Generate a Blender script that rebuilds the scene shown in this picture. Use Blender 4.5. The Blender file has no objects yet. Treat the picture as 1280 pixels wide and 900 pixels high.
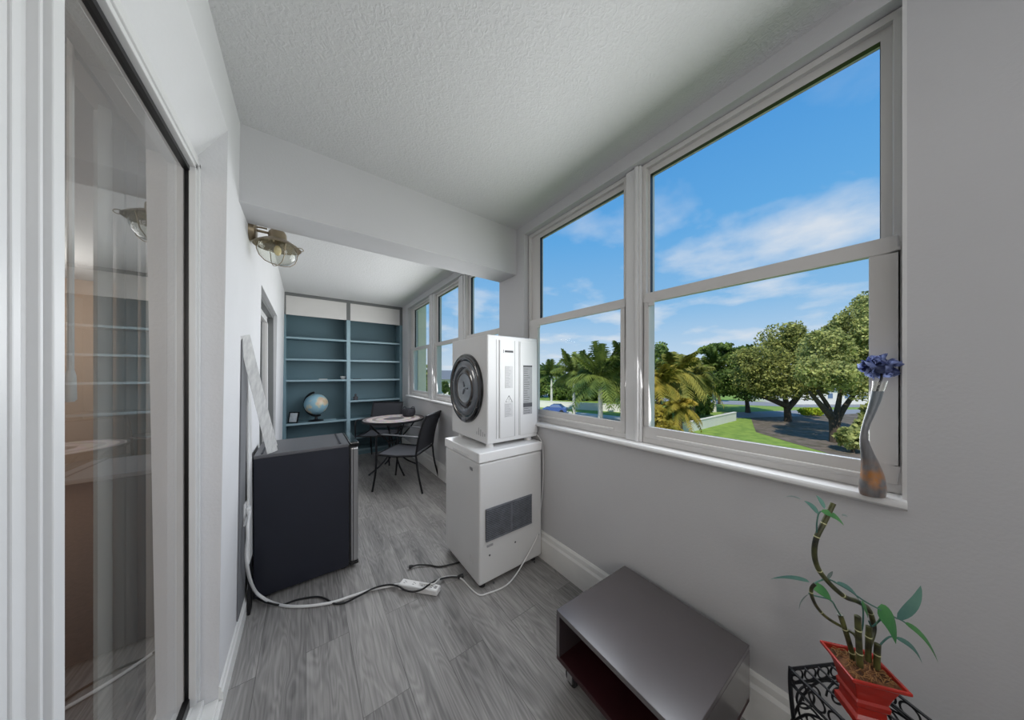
import bpy, bmesh, math, random
from mathutils import Vector, Matrix, noise
random.seed(7)
sc = bpy.context.scene
COL = sc.collection
R = math.radians
PI = math.pi

# ------------------------------------------------------------------ camera
CAMZ = 1.352
FPX, CX, CY = 347.0, 640.0, 466.5
YAW = R(36.574)
SY, CYW = math.sin(YAW), math.cos(YAW)
cam_d = bpy.data.cameras.new('camera')
cam = bpy.data.objects.new('camera', cam_d)
COL.objects.link(cam)
cam.location = (0, 0, CAMZ)
cam.rotation_euler = (PI/2, 0, -YAW)
cam_d.sensor_fit = 'HORIZONTAL'
cam_d.sensor_width = 36
cam_d.lens = 36*FPX/1280
cam_d.shift_y = (CY-450)/1280
cam_d.clip_start = 0.02
cam_d.clip_end = 600
sc.camera = cam

def ray(px, py):
    u = (px-CX)/FPX; v = (CY-py)/FPX
    return Vector((u*CYW+SY, -u*SY+CYW, v))
def at_d(px, py, d):
    return Vector((0, 0, CAMZ)) + ray(px, py)*d
def at_X(px, py, X):
    r = ray(px, py); return Vector((0, 0, CAMZ)) + r*(X/r.x)
def at_Y(px, py, Y):
    r = ray(px, py); return Vector((0, 0, CAMZ)) + r*(Y/r.y)
def at_z(px, py, z):
    r = ray(px, py); return Vector((0, 0, CAMZ)) + r*((z-CAMZ)/r.z)

# ------------------------------------------------------------------ materials
def lin(c):
    c = c/255.0
    return c/12.92 if c <= 0.04045 else ((c+0.055)/1.055)**2.4
def rgb(r, g, b): return (lin(r), lin(g), lin(b), 1)

def mat(name, col, rough=0.5, metal=0.0, var=0.0, vscale=8.0, bump=0.0, bscale=60.0, spec=0.5, col2=None, stretch=None, coat=0.0):
    m = bpy.data.materials.new(name); m.use_nodes = True
    nt = m.node_tree; n = nt.nodes; l = nt.links
    b = n['Principled BSDF']
    b.inputs['Roughness'].default_value = rough
    b.inputs['Metallic'].default_value = metal
    b.inputs['Specular IOR Level'].default_value = spec
    if coat: b.inputs['Coat Weight'].default_value = coat
    tc = n.new('ShaderNodeTexCoord'); mp = n.new('ShaderNodeMapping')
    l.new(tc.outputs['Object'], mp.inputs['Vector'])
    if stretch: mp.inputs['Scale'].default_value = stretch
    nz = n.new('ShaderNodeTexNoise'); nz.inputs['Scale'].default_value = vscale; nz.inputs['Detail'].default_value = 5
    l.new(mp.outputs['Vector'], nz.inputs['Vector'])
    rp = n.new('ShaderNodeValToRGB')
    c2 = col2 if col2 else tuple(max(0, x*(1-var)) for x in col[:3])+(1,)
    rp.color_ramp.elements[0].position = 0.3; rp.color_ramp.elements[0].color = c2
    rp.color_ramp.elements[1].position = 0.7; rp.color_ramp.elements[1].color = col
    l.new(nz.outputs['Fac'], rp.inputs['Fac'])
    l.new(rp.outputs['Color'], b.inputs['Base Color'])
    if bump:
        nb = n.new('ShaderNodeTexNoise'); nb.inputs['Scale'].default_value = bscale; nb.inputs['Detail'].default_value = 4
        l.new(tc.outputs['Object'], nb.inputs['Vector'])
        bp = n.new('ShaderNodeBump'); bp.inputs['Strength'].default_value = bump; bp.inputs['Distance'].default_value = 0.01
        l.new(nb.outputs['Fac'], bp.inputs['Height']); l.new(bp.outputs['Normal'], b.inputs['Normal'])
    return m

def glass_mat(name, tint=(1, 1, 1, 1), ior=1.5, rough=0.0, refl=1.0):
    m = bpy.data.materials.new(name); m.use_nodes = True
    nt = m.node_tree; n = nt.nodes; l = nt.links
    n.remove(n['Principled BSDF']); out = n['Material Output']
    tr = n.new('ShaderNodeBsdfTransparent'); tr.inputs['Color'].default_value = tint
    gl = n.new('ShaderNodeBsdfGlossy'); gl.inputs['Roughness'].default_value = rough
    # Schlick reflectance, the same from both sides of the sheet
    fr = n.new('ShaderNodeLayerWeight'); fr.inputs['Blend'].default_value = .5
    pw = n.new('ShaderNodeMath'); pw.operation = 'POWER'; pw.inputs[1].default_value = 5; l.new(fr.outputs['Facing'], pw.inputs[0])
    f0 = ((ior-1)/(ior+1))**2
    ma = n.new('ShaderNodeMath'); ma.operation = 'MULTIPLY_ADD'; ma.inputs[1].default_value = 1-f0; ma.inputs[2].default_value = f0; l.new(pw.outputs[0], ma.inputs[0])
    mu = n.new('ShaderNodeMath'); mu.operation = 'MULTIPLY'; mu.inputs[1].default_value = refl; mu.use_clamp = True
    mx = n.new('ShaderNodeMixShader')
    l.new(ma.outputs[0], mu.inputs[0]); l.new(mu.outputs[0], mx.inputs['Fac'])
    l.new(tr.outputs[0], mx.inputs[1]); l.new(gl.outputs[0], mx.inputs[2]); l.new(mx.outputs[0], out.inputs['Surface'])
    return m

def leaf_mat(name, ca, cb, scale=0.6, rough=0.6, transl=0.25):
    m = bpy.data.materials.new(name); m.use_nodes = True
    nt = m.node_tree; n = nt.nodes; l = nt.links
    b = n['Principled BSDF']; b.inputs['Roughness'].default_value = rough; b.inputs['Specular IOR Level'].default_value = 0.2
    tc = n.new('ShaderNodeTexCoord'); nz = n.new('ShaderNodeTexNoise'); nz.inputs['Scale'].default_value = scale; nz.inputs['Detail'].default_value = 6
    l.new(tc.outputs['Object'], nz.inputs['Vector'])
    rp = n.new('ShaderNodeValToRGB'); rp.color_ramp.elements[0].position = .35; rp.color_ramp.elements[0].color = ca
    rp.color_ramp.elements[1].position = .65; rp.color_ramp.elements[1].color = cb
    l.new(nz.outputs['Fac'], rp.inputs['Fac']); l.new(rp.outputs['Color'], b.inputs['Base Color'])
    t = n.new('ShaderNodeBsdfTranslucent'); l.new(rp.outputs['Color'], t.inputs['Color'])
    mx = n.new('ShaderNodeMixShader'); mx.inputs['Fac'].default_value = transl
    l.new(b.outputs[0], mx.inputs[1]); l.new(t.outputs[0], mx.inputs[2]); l.new(mx.outputs[0], n['Material Output'].inputs['Surface'])
    return m

def floor_mat():
    m = bpy.data.materials.new('grey_vinyl_planks'); m.use_nodes = True
    nt = m.node_tree; n = nt.nodes; l = nt.links; b = n['Principled BSDF']
    tc = n.new('ShaderNodeTexCoord')
    sw = n.new('ShaderNodeMapping'); sw.inputs['Rotation'].default_value = (0, 0, PI/2)
    l.new(tc.outputs['Object'], sw.inputs['Vector'])
    br = n.new('ShaderNodeTexBrick'); br.offset = 0.37
    br.inputs['Scale'].default_value = 1.0; br.inputs['Brick Width'].default_value = 1.22; br.inputs['Row Height'].default_value = 0.18
    br.inputs['Mortar Size'].default_value = 0.0012; br.inputs['Color1'].default_value = (0, 0, 0, 1); br.inputs['Color2'].default_value = (1, 1, 1, 1); br.inputs['Mortar'].default_value = (.4, .4, .4, 1)
    l.new(sw.outputs['Vector'], br.inputs['Vector'])
    # grain runs along Y, offset plank by plank
    of = n.new('ShaderNodeVectorMath'); of.operation = 'SCALE'; of.inputs['Scale'].default_value = 7.3
    l.new(br.outputs['Color'], of.inputs[0])
    ad = n.new('ShaderNodeVectorMath'); ad.operation = 'ADD'
    l.new(tc.outputs['Object'], ad.inputs[0]); l.new(of.outputs[0], ad.inputs[1])
    mp = n.new('ShaderNodeMapping'); mp.inputs['Scale'].default_value = (6.5, 0.85, 1)
    l.new(ad.outputs[0], mp.inputs['Vector'])
    nz = n.new('ShaderNodeTexNoise'); nz.inputs['Scale'].default_value = 1.6; nz.inputs['Detail'].default_value = 2; nz.inputs['Distortion'].default_value = 0.5
    l.new(mp.outputs['Vector'], nz.inputs['Vector'])
    rings = n.new('ShaderNodeMath'); rings.operation = 'MULTIPLY'; rings.inputs[1].default_value = 95
    l.new(nz.outputs['Fac'], rings.inputs[0])
    sn = n.new('ShaderNodeMath'); sn.operation = 'SINE'; l.new(rings.outputs[0], sn.inputs[0])
    mp2 = n.new('ShaderNodeMapping'); mp2.inputs['Scale'].default_value = (90, 3, 1)
    l.new(ad.outputs[0], mp2.inputs['Vector'])
    fine = n.new('ShaderNodeTexNoise'); fine.inputs['Scale'].default_value = 1.5; fine.inputs['Detail'].default_value = 6; l.new(mp2.outputs['Vector'], fine.inputs['Vector'])
    mp3 = n.new('ShaderNodeMapping'); mp3.inputs['Scale'].default_value = (5, .9, 1); l.new(ad.outputs[0], mp3.inputs['Vector'])
    big = n.new('ShaderNodeTexNoise'); big.inputs['Scale'].default_value = 2; big.inputs['Detail'].default_value = 3; l.new(mp3.outputs['Vector'], big.inputs['Vector'])
    def madd(a, k, c):
        q = n.new('ShaderNodeMath'); q.operation = 'MULTIPLY_ADD'; l.new(a, q.inputs[0]); q.inputs[1].default_value = k
        if isinstance(c, float): q.inputs[2].default_value = c
        else: l.new(c, q.inputs[2])
        return q.outputs[0]
    sep = n.new('ShaderNodeSeparateColor'); l.new(br.outputs['Color'], sep.inputs[0])
    v = madd(sn.outputs[0], 0.05, 0.01)
    v = madd(fine.outputs['Fac'], 0.42, v)
    v = madd(big.outputs['Fac'], 0.42, v)
    v = madd(sep.outputs[0], 0.12, v)
    rp = n.new('ShaderNodeValToRGB'); rp.color_ramp.elements[0].position = .2; rp.color_ramp.elements[0].color = rgb(82, 81, 82)
    rp.color_ramp.elements[1].position = .85; rp.color_ramp.elements[1].color = rgb(190, 187, 184)
    l.new(v, rp.inputs['Fac'])
    mo = n.new('ShaderNodeMixRGB'); mo.blend_type = 'MULTIPLY'; mo.inputs['Color2'].default_value = (.5, .5, .5, 1)
    l.new(br.outputs['Fac'], mo.inputs['Fac']); l.new(rp.outputs['Color'], mo.inputs['Color1'])
    l.new(mo.outputs['Color'], b.inputs['Base Color'])
    b.inputs['Roughness'].default_value = .42; b.inputs['Specular IOR Level'].default_value = .4
    bp = n.new('ShaderNodeBump'); bp.inputs['Strength'].default_value = .12; bp.inputs['Distance'].default_value = .004
    l.new(v, bp.inputs['Height']); l.new(bp.outputs['Normal'], b.inputs['Normal'])
    return m

def ceiling_mat():
    m = bpy.data.materials.new('knockdown_ceiling'); m.use_nodes = True
    nt = m.node_tree; n = nt.nodes; l = nt.links; b = n['Principled BSDF']
    b.inputs['Base Color'].default_value = rgb(206, 206, 207); b.inputs['Roughness'].default_value = .85
    tc = n.new('ShaderNodeTexCoord')
    nz = n.new('ShaderNodeTexNoise'); nz.inputs['Scale'].default_value = 52; nz.inputs['Detail'].default_value = 3; nz.inputs['Distortion'].default_value = 1.2
    l.new(tc.outputs['Object'], nz.inputs['Vector'])
    rp = n.new('ShaderNodeValToRGB'); rp.color_ramp.elements[0].position = .42; rp.color_ramp.elements[1].position = .62
    l.new(nz.outputs['Fac'], rp.inputs['Fac'])
    bp = n.new('ShaderNodeBump'); bp.inputs['Strength'].default_value = .30; bp.inputs['Distance'].default_value = .006
    l.new(rp.outputs['Color'], bp.inputs['Height']); l.new(bp.outputs['Normal'], b.inputs['Normal'])
    return m

M = {}
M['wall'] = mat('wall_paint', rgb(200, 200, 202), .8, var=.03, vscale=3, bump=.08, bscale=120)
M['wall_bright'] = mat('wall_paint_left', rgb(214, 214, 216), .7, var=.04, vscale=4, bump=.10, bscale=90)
M['trim'] = mat('white_trim', rgb(218, 218, 218), .35, var=.03, vscale=6)
M['base'] = mat('white_baseboard', rgb(232, 232, 230), .4, var=.06, vscale=9)
M['vinyl'] = mat('white_vinyl_frame', rgb(208, 206, 204), .35, var=.02)
M['ceil'] = ceiling_mat()
M['floor'] = floor_mat()
M['beam'] = mat('beam_paint', rgb(196, 196, 198), .8, var=.03, vscale=3, bump=.06, bscale=100)
M['glass'] = glass_mat('window_glass', (.97, .985, .99, 1), 1.15, refl=.5)
M['doorglass'] = glass_mat('door_glass', (.72, .73, .72, 1), 1.5, refl=2.2)
M['gasket'] = mat('black_gasket', rgb(22, 22, 24), .4, var=.1)
M['white_plastic'] = mat('white_plastic', rgb(228, 228, 228), .3, var=.02)
M['appliance'] = mat('white_appliance_enamel', rgb(212, 212, 212), .32, var=.015, vscale=3)
M['appliance_top'] = mat('white_appliance_lid', rgb(232, 232, 232), .3, var=.02)
M['grey_label'] = mat('grey_sticker', rgb(158, 158, 160), .5, var=.1, vscale=60)
M['pale_label'] = mat('pale_sticker', rgb(196, 196, 197), .5, var=.06, vscale=60)
M['ink'] = mat('dark_print', rgb(72, 72, 76), .6, var=.1)
M['grille'] = mat('vent_grey', rgb(128, 132, 140), .4, metal=.2, var=.35, vscale=25)
M['grille_dark'] = mat('vent_dark', rgb(38, 40, 44), .6, var=.2)
M['gloss_black'] = mat('gloss_black', rgb(14, 14, 17), .12, var=.2, coat=.5)
M['drum'] = mat('drum_steel', rgb(158, 166, 174), .35, metal=.3, var=.3, vscale=12)
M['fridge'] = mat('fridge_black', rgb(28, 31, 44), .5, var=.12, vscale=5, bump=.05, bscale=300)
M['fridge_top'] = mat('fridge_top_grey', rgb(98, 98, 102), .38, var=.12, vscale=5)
M['steel'] = mat('brushed_steel', rgb(190, 190, 192), .32, metal=.9, var=.12, vscale=3, stretch=(40, 40, 1))
M['espresso'] = mat('espresso_wood', rgb(70, 63, 66), .28, var=.18, vscale=4, coat=1.0)
for k_, v_ in (('Coat IOR', 2.1), ('Coat Roughness', .22)): M['espresso'].node_tree.nodes['Principled BSDF'].inputs[k_].default_value = v_
M['espresso_in'] = mat('dark_red_wood', rgb(58, 22, 27), .45, var=.35, vscale=5)
M['dark_metal'] = mat('dark_metal', rgb(38, 39, 43), .4, metal=.5, var=.15)
M['arm_metal'] = mat('grey_arm_metal', rgb(92, 94, 98), .4, metal=.3, var=.1)
M['sling'] = mat('charcoal_sling', rgb(74, 76, 82), .8, var=.18, vscale=200)
M['sling_dark'] = mat('dark_sling', rgb(52, 53, 59), .8, var=.15, vscale=200)
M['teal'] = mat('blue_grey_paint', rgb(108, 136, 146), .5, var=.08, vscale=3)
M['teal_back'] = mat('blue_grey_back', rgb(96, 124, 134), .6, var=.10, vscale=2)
M['teal_edge'] = mat('pale_blue_edge', rgb(140, 166, 176), .45, var=.06)
M['grey_trim'] = mat('grey_face_trim', rgb(112, 114, 114), .5, var=.08)
M['white_panel'] = mat('white_panel', rgb(214, 211, 209), .6, var=.03)
M['iron'] = mat('black_iron', rgb(26, 27, 32), .4, metal=.4, var=.2)
M['red_pot'] = mat('red_glaze', rgb(176, 40, 28), .3, var=.25, vscale=18, coat=.4)
M['soil'] = mat('coco_fibre', rgb(128, 86, 52), .95, col2=rgb(58, 36, 24), vscale=70, bump=.8, bscale=120)
M['fibre'] = mat('straw_fibre', rgb(158, 116, 72), .9, var=.3, vscale=50)
M['cane'] = mat('bamboo_cane', rgb(96, 98, 54), .4, col2=rgb(24, 26, 22), vscale=34)
M['node'] = mat('cane_ring', rgb(206, 205, 160), .5, var=.1)
M['leaf'] = leaf_mat('fresh_leaf', rgb(58, 112, 70), rgb(92, 150, 88), 9, .4, .2)
M['leaf_blue'] = leaf_mat('blue_green_leaf', rgb(66, 104, 100), rgb(104, 142, 128), 9, .4, .2)
M['leaf_grey'] = leaf_mat('grey_green_leaf', rgb(92, 104, 100), rgb(132, 142, 138), 9, .5, .2)
M['bronze'] = mat('antique_bronze', rgb(158, 144, 120), .36, metal=.7, var=.25, vscale=20)
M['clear'] = glass_mat('clear_glass', (.93, .94, .9, 1), 1.45, refl=1.6)
M['amber'] = mat('bulb_glass', rgb(222, 205, 160), .2, var=.1)
M['cord_white'] = mat('white_cable', rgb(222, 222, 222), .45, var=.03)
M['cord_black'] = mat('black_cable', rgb(24, 24, 27), .45, var=.1)
M['slat'] = mat('white_slats', rgb(236, 236, 234), .45, col2=rgb(206, 206, 206), vscale=2, stretch=(40, 40, 2))
M['shade_grey'] = mat('wall_shade_grey', rgb(116, 117, 120), .85, var=.12, vscale=4)  # shade tone for the strip of wall beside the fridge
M['vase'] = None

# ------------------------------------------------------------------ mesh builder
class MB:
    def __init__(s): s.v = []; s.f = []; s.mi = []; s.cur = 0
    def add(s, vs, fs):
        o = len(s.v); s.v += [tuple(x) for x in vs]
        for f in fs: s.f.append(tuple(i+o for i in f)); s.mi.append(s.cur)
        return s
    def box(s, a, b, mtx=None):
        x0, y0, z0 = (min(a[i], b[i]) for i in range(3)); x1, y1, z1 = (max(a[i], b[i]) for i in range(3))
        vs = [Vector(p) for p in ((x0, y0, z0), (x1, y0, z0), (x1, y1, z0), (x0, y1, z0), (x0, y0, z1), (x1, y0, z1), (x1, y1, z1), (x0, y1, z1))]
        if mtx: vs = [mtx @ p for p in vs]
        return s.add(vs, [(0, 3, 2, 1), (4, 5, 6, 7), (0, 1, 5, 4), (1, 2, 6, 5), (2, 3, 7, 6), (3, 0, 4, 7)])
    def tube(s, pts, r, n=8, caps=True, closed=False):
        pts = [Vector(p) for p in pts]; k = len(pts)
        rs = r if isinstance(r, (list, tuple)) else [r]*k
        o = len(s.v); up = None
        for i, p in enumerate(pts):
            if closed: t = pts[(i+1) % k]-pts[i-1]
            else: t = pts[min(i+1, k-1)]-pts[max(i-1, 0)]
            if t.length < 1e-9: t = Vector((0, 0, 1))
            t.normalize()
            if up is None:
                a = Vector((0, 0, 1)) if abs(t.z) < .9 else Vector((1, 0, 0))
                up = (a - t*a.dot(t)).normalized()
            else:
                up = up - t*up.dot(t)
                if up.length < 1e-6: up = t.orthogonal()
                up.normalize()
            sd = t.cross(up)
            ri = rs[i]; ra, rb = ri if isinstance(ri, tuple) else (ri, ri)
            for j in range(n):
                a = 2*PI*j/n
                s.v.append(tuple(p + up*math.cos(a)*ra + sd*math.sin(a)*rb))
        for i in range(k if closed else k-1):
            i2 = (i+1) % k
            for j in range(n):
                j2 = (j+1) % n
                s.f.append((o+i*n+j, o+i*n+j2, o+i2*n+j2, o+i2*n+j)); s.mi.append(s.cur)
        if caps and not closed:
            s.f.append(tuple(o+j for j in reversed(range(n)))); s.mi.append(s.cur)
            s.f.append(tuple(o+(k-1)*n+j for j in range(n))); s.mi.append(s.cur)
        return s
    def lathe(s, prof, c, n=32, mtx=None, a0=0, a1=2*PI):
        full = abs(a1-a0-2*PI) < 1e-6
        o = len(s.v); k = len(prof); c = Vector(c); m = n if full else n+1
        for j in range(m):
            a = a0+(a1-a0)*j/n
            for (r, z) in prof:
                p = Vector((r*math.cos(a), r*math.sin(a), z))
                if mtx: p = mtx @ p
                s.v.append(tuple(c+p))
        for j in range(n):
            j2 = (j+1) % m
            for i in range(k-1):
                s.f.append((o+j*k+i, o+j2*k+i, o+j2*k+i+1, o+j*k+i+1)); s.mi.append(s.cur)
        return s
    def ball(s, c, rad, n=16, m=10, mtx=None):
        c = Vector(c); rx, ry, rz = rad if isinstance(rad, (tuple, list)) else (rad,)*3
        prof = [(math.sin(PI*i/m), -math.cos(PI*i/m)) for i in range(m+1)]
        o = len(s.v)
        for j in range(n):
            a = 2*PI*j/n
            for (r, z) in prof:
                p = Vector((r*math.cos(a)*rx, r*math.sin(a)*ry, z*rz))
                if mtx: p = mtx @ p
                s.v.append(tuple(c+p))
        k = m+1
        for j in range(n):
            j2 = (j+1) % n
            for i in range(m):
                s.f.append((o+j*k+i, o+j2*k+i, o+j2*k+i+1, o+j*k+i+1)); s.mi.append(s.cur)
        return s
    def prism(s, poly, h0, h1, axis='z'):
        n = len(poly); o = len(s.v)
        def P(p, h): return {'z': (p[0], p[1], h), 'y': (p[0], h, p[1]), 'x': (h, p[0], p[1])}[axis]
        for h in (h0, h1):
            for p in poly: s.v.append(P(p, h))
        for i in range(n):
            j = (i+1) % n; s.f.append((o+i, o+j, o+n+j, o+n+i)); s.mi.append(s.cur)
        s.f.append(tuple(o+i for i in reversed(range(n)))); s.mi.append(s.cur)
        s.f.append(tuple(o+n+i for i in range(n))); s.mi.append(s.cur)
        return s
    def quad(s, a, b, c, d): return s.add([a, b, c, d], [(0, 1, 2, 3)])
    def build(s, name, m, parent=None, smooth=False, bevel=0, loc=None, fix=True, seg=2):
        me = bpy.data.meshes.new(name)
        off = Vector(loc) if loc is not None else Vector((0, 0, 0))
        me.from_pydata([tuple(Vector(p)-off) for p in s.v], [], s.f)
        ms = m if isinstance(m, (list, tuple)) else [m]
        for q in ms: me.materials.append(q)
        if len(ms) > 1: me.polygons.foreach_set('material_index', s.mi)
        if fix:
            bm = bmesh.new(); bm.from_mesh(me)
            bmesh.ops.remove_doubles(bm, verts=bm.verts, dist=1e-6)
            bmesh.ops.recalc_face_normals(bm, faces=bm.faces); bm.to_mesh(me); bm.free()
        if smooth:
            me.polygons.foreach_set('use_smooth', [True]*len(me.polygons))
            try: me.set_sharp_from_angle(angle=R(38))
            except Exception: pass
        o = bpy.data.objects.new(name, me); COL.objects.link(o)
        if loc is not None: o.location = off
        if parent is not None:
            o.parent = parent
            if loc is None: o.matrix_parent_inverse = parent_inv(parent)
        if bevel:
            b = o.modifiers.new('bevel', 'BEVEL'); b.width = bevel; b.segments = seg; b.limit_method = 'ANGLE'; b.angle_limit = R(40)
        return o

def world_m(o):
    m = Matrix.LocRotScale(o.location, o.rotation_euler, o.scale)
    if o.parent: return world_m(o.parent) @ o.matrix_parent_inverse @ m
    return m
def parent_inv(p): return world_m(p).inverted()

def tag(o, label, cat, group=None, kind=None):
    o['label'] = label; o['category'] = cat
    if group: o['group'] = group
    if kind: o['kind'] = kind
    return o
def thing(name, label, cat, loc=(0, 0, 0), group=None, rz=0):
    o = bpy.data.objects.new(name, None); COL.objects.link(o); o.location = loc; o.rotation_euler = (0, 0, rz)
    o.empty_display_size = .05
    return tag(o, label, cat, group)
def struct(o, label=None):
    o['kind'] = 'structure'
    if label: o['label'] = label
    return o
def sempty(name, loc, label):
    o = bpy.data.objects.new(name, None); COL.objects.link(o); o.location = loc; o.empty_display_size = .05
    return struct(o, label)

def smooth_path(pts, sub=6):
    pts = [Vector(p) for p in pts]; out = []
    for i in range(len(pts)-1):
        p0 = pts[max(i-1, 0)]; p1 = pts[i]; p2 = pts[i+1]; p3 = pts[min(i+2, len(pts)-1)]
        for k in range(sub):
            t = k/sub
            out.append(.5*((2*p1)+(p2-p0)*t+(2*p0-5*p1+4*p2-p3)*t*t+(3*p1-p0-3*p2+p3)*t**3))
    out.append(pts[-1]); return out

# ================================================================== ROOM SHELL
H = 2.535
XL0, XLT = -0.280, -0.250           # left wall, very slightly out of plumb
XR = 1.398
YN, YF = -1.6, 5.56                 # near and far ends
def xl(z): return XL0+(XLT-XL0)*z/H
struct(MB().box((-.6, YN, -.12), (1.6, YF+.1, 0)).build('floor', M['floor']), 'grey wood-look plank floor')
cb = MB().box((-.6, YN-.1, H), (1.62, YF+.15, H+.2))
struct(cb.build('ceiling', M['ceil']), 'white textured ceiling')
# dropped beam across the room
B1, B2, ZB = 1.82, 2.06, 2.163
struct(MB().box((-.262, B1, ZB), (XR+.001, B2, H+.01)).build('trim_1', M['beam'], bevel=.004), 'painted beam crossing below the ceiling')
# left wall with two sliding door openings
D1a, D1b, D1h = -1.0, 1.580, 2.185
D2a, D2b, D2h = 2.66, 4.02, 1.985
lw = MB()
def lwall(y0, y1, z0, z1):
    vs = [(-.46, y0, z0), (xl(z0), y0, z0), (xl(z0), y1, z0), (-.46, y1, z0), (-.46, y0, z1), (xl(z1), y0, z1), (xl(z1), y1, z1), (-.46, y1, z1)]
    lw.add(vs, [(0, 3, 2, 1), (4, 5, 6, 7), (0, 1, 5, 4), (1, 2, 6, 5), (2, 3, 7, 6), (3, 0, 4, 7)])
lwall(YN, D1a, 0, H)
lw.prism([(-.46, D1h), (-.338, D1h), (xl(2.33), 2.33), (XLT, H), (-.46, H)], D1a, D1b, 'y')
lwall(D1b, D2a, 0, H); lwall(D2a, D2b, D2h, H); lwall(D2b, YF, 0, H)
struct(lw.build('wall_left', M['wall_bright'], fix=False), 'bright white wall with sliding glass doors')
# right wall: below the windows, above, pier and ends
WZ0, WZ1 = .985, 2.46
rw = MB()
W = [(-.030, 1.725), (2.075, 4.86)]
rw.box((XR, YN, 0), (1.56, YF, WZ0-.03)); rw.box((XR, YN, WZ1), (1.56, YF, H))
for y0, y1 in ((YN, W[0][0]), (W[0][1], W[1][0]), (W[1][1], YF)): rw.box((XR, y0, WZ0-.03), (1.56, y1, WZ1))
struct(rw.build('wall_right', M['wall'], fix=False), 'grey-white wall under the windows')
struct(MB().box((-.6, YF, 0), (1.6, YF+.12, H)).build('wall_far', M['wall']), 'end wall behind the bookcase')
struct(MB().box((-.6, YN-.12, 0), (1.6, YN, H)).build('wall_near', M['wall']), 'end wall behind the viewpoint')
# baseboards
def bprof(x, sgn, h, t):
    return [(x, 0), (x+sgn*t, 0), (x+sgn*t, h*.72), (x+sgn*t*.62, h*.80), (x+sgn*t*.55, h*.93), (x+sgn*t*.2, h), (x, h)]
struct(MB().prism(bprof(XR, -1, .195, .020), YN, 5.2, 'y').build('baseboard_right', M['base']), 'tall white baseboard under the windows')
bl = MB()
for a, b in ((D1b, D2a), (D2b, 5.2), (YN, D1a)): bl.prism(bprof(-.2795, 1, .105, .013), a, b, 'y')
struct(bl.build('baseboard_left', M['base']), 'low white baseboard along the left wall')

# ------------------------------------------------------------------ windows
def bar(mb, y0, y1, z0, z1, x0, x1): mb.box((x0, y0, z0), (x1, y1, z1))
def ringf(mb, y0, y1, z0, z1, t, x0, x1, tb=None, tt=None, tl=None, tr=None):
    tb = t if tb is None else tb; tt = t if tt is None else tt; tl = t if tl is None else tl; tr = t if tr is None else tr
    bar(mb, y0, y1, z0, z0+tb, x0, x1); bar(mb, y0, y1, z1-tt, z1, x0, x1)
    bar(mb, y0, y0+tl, z0+tb, z1-tt, x0, x1); bar(mb, y1-tr, y1, z0+tb, z1-tt, x0, x1)
def window(name, label, y0, y1, u0, u1, lo0=None, lo1=None):
    """y0..y1 outer frame, u0..u1 clear glass of the upper sash."""
    lo0 = u0+.02 if lo0 is None else lo0; lo1 = u1-.006 if lo1 is None else lo1
    e = sempty(name, (1.46, (y0+y1)/2, 1.7), label)
    f = MB(); ringf(f, y0, y1, .985, 2.458, .022, 1.440, 1.53, tb=.03)
    f.build('window_frame', M['vinyl'], e, bevel=.003)
    us = MB(); ringf(us, y0+.018, y1-.018, 1.735, 2.444, .03, 1.462, 1.496, tl=u0-y0-.018, tr=y1-u1-.018, tt=.038, tb=.03)
    us.build('upper_sash', M['vinyl'], e, bevel=.002)
    gk = MB(); ringf(gk, u0-.004, u1+.004, 1.76, 2.41, .005, 1.463, 1.485)
    gk.build('gasket', M['gasket'], e)
    MB().quad((1.48, u0-.004, 1.757), (1.48, u1+.004, 1.757), (1.48, u1+.004, 2.41), (1.48, u0-.004, 2.41)).build('pane', M['glass'], e)
    ls = MB(); ringf(ls, y0+.012, y1-.012, 1.012, 1.772, .04, 1.436, 1.4615, tl=lo0-y0-.012, tr=y1-lo1-.012, tb=.06, tt=.05)
    ls.box((1.424, y0+.08, 1.020), (1.437, y1-.08, 1.034))
    ls.build('lower_sash', M['vinyl'], e, bevel=.003)
    MB().quad((1.449, lo0-.004, 1.068), (1.449, lo1+.004, 1.068), (1.449, lo1+.004, 1.724), (1.449, lo0-.004, 1.724)).build('pane', M['glass'], e)
    lt = MB(); lt.box((1.424, lo1-.03, 1.7), (1.437, lo1-.006, 1.724)); lt.build('sash_latch', M['vinyl'], e)
    return e
window('window_1', 'large double-hung window nearest the viewer, oak trees behind it', -.034, .775, .011, .743, .033, .738)
window('window_2', 'double-hung window beside the white dryer with royal palms behind', .862, 1.715, .892, 1.604, .902, 1.604)
window('window_3', 'far-room window next to the pier, upper pane above the dryer', 2.09, 2.80, 2.13, 2.731)
window('window_4', 'middle window of the far row of three', 2.97, 3.74, 3.051, 3.673)
window('window_5', 'window nearest the blue bookcase', 3.93, 4.83, 4.01, 4.70)
mu = MB()
for a, b in ((.775, .862),): mu.box((1.425, a, .985), (1.54, b, 2.458)); mu.box((1.415, a+.012, .985), (1.426, a+.03, 2.458)); 
struct(mu.build('trim_2', M['trim'], bevel=.004), 'white mullion post between the two near windows')
mu = MB()
for a, b in ((2.80, 2.97), (3.74, 3.93)): mu.box((1.425, a, .985), (1.54, b, 2.458)); mu.box((1.412, a+.04, .985), (1.426, b-.04, 2.458))
struct(mu.build('trim_3', M['trim'], bevel=.004), 'white mullion posts between the far windows')
def sill(name, a, b, label):
    p = [(1.56, .955), (1.385, .955), (1.367, .960), (1.360, .968), (1.360, .976), (1.367, .985), (1.56, .985)]
    return struct(MB().prism(p, a, b, 'y').build(name, M['trim'], smooth=True), label)
sill('trim_4', -.036, 1.735, 'white window sill with rounded nose holding the glass vase')
sill('trim_5', 2.065, 4.87, 'white window sill of the far windows')
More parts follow.
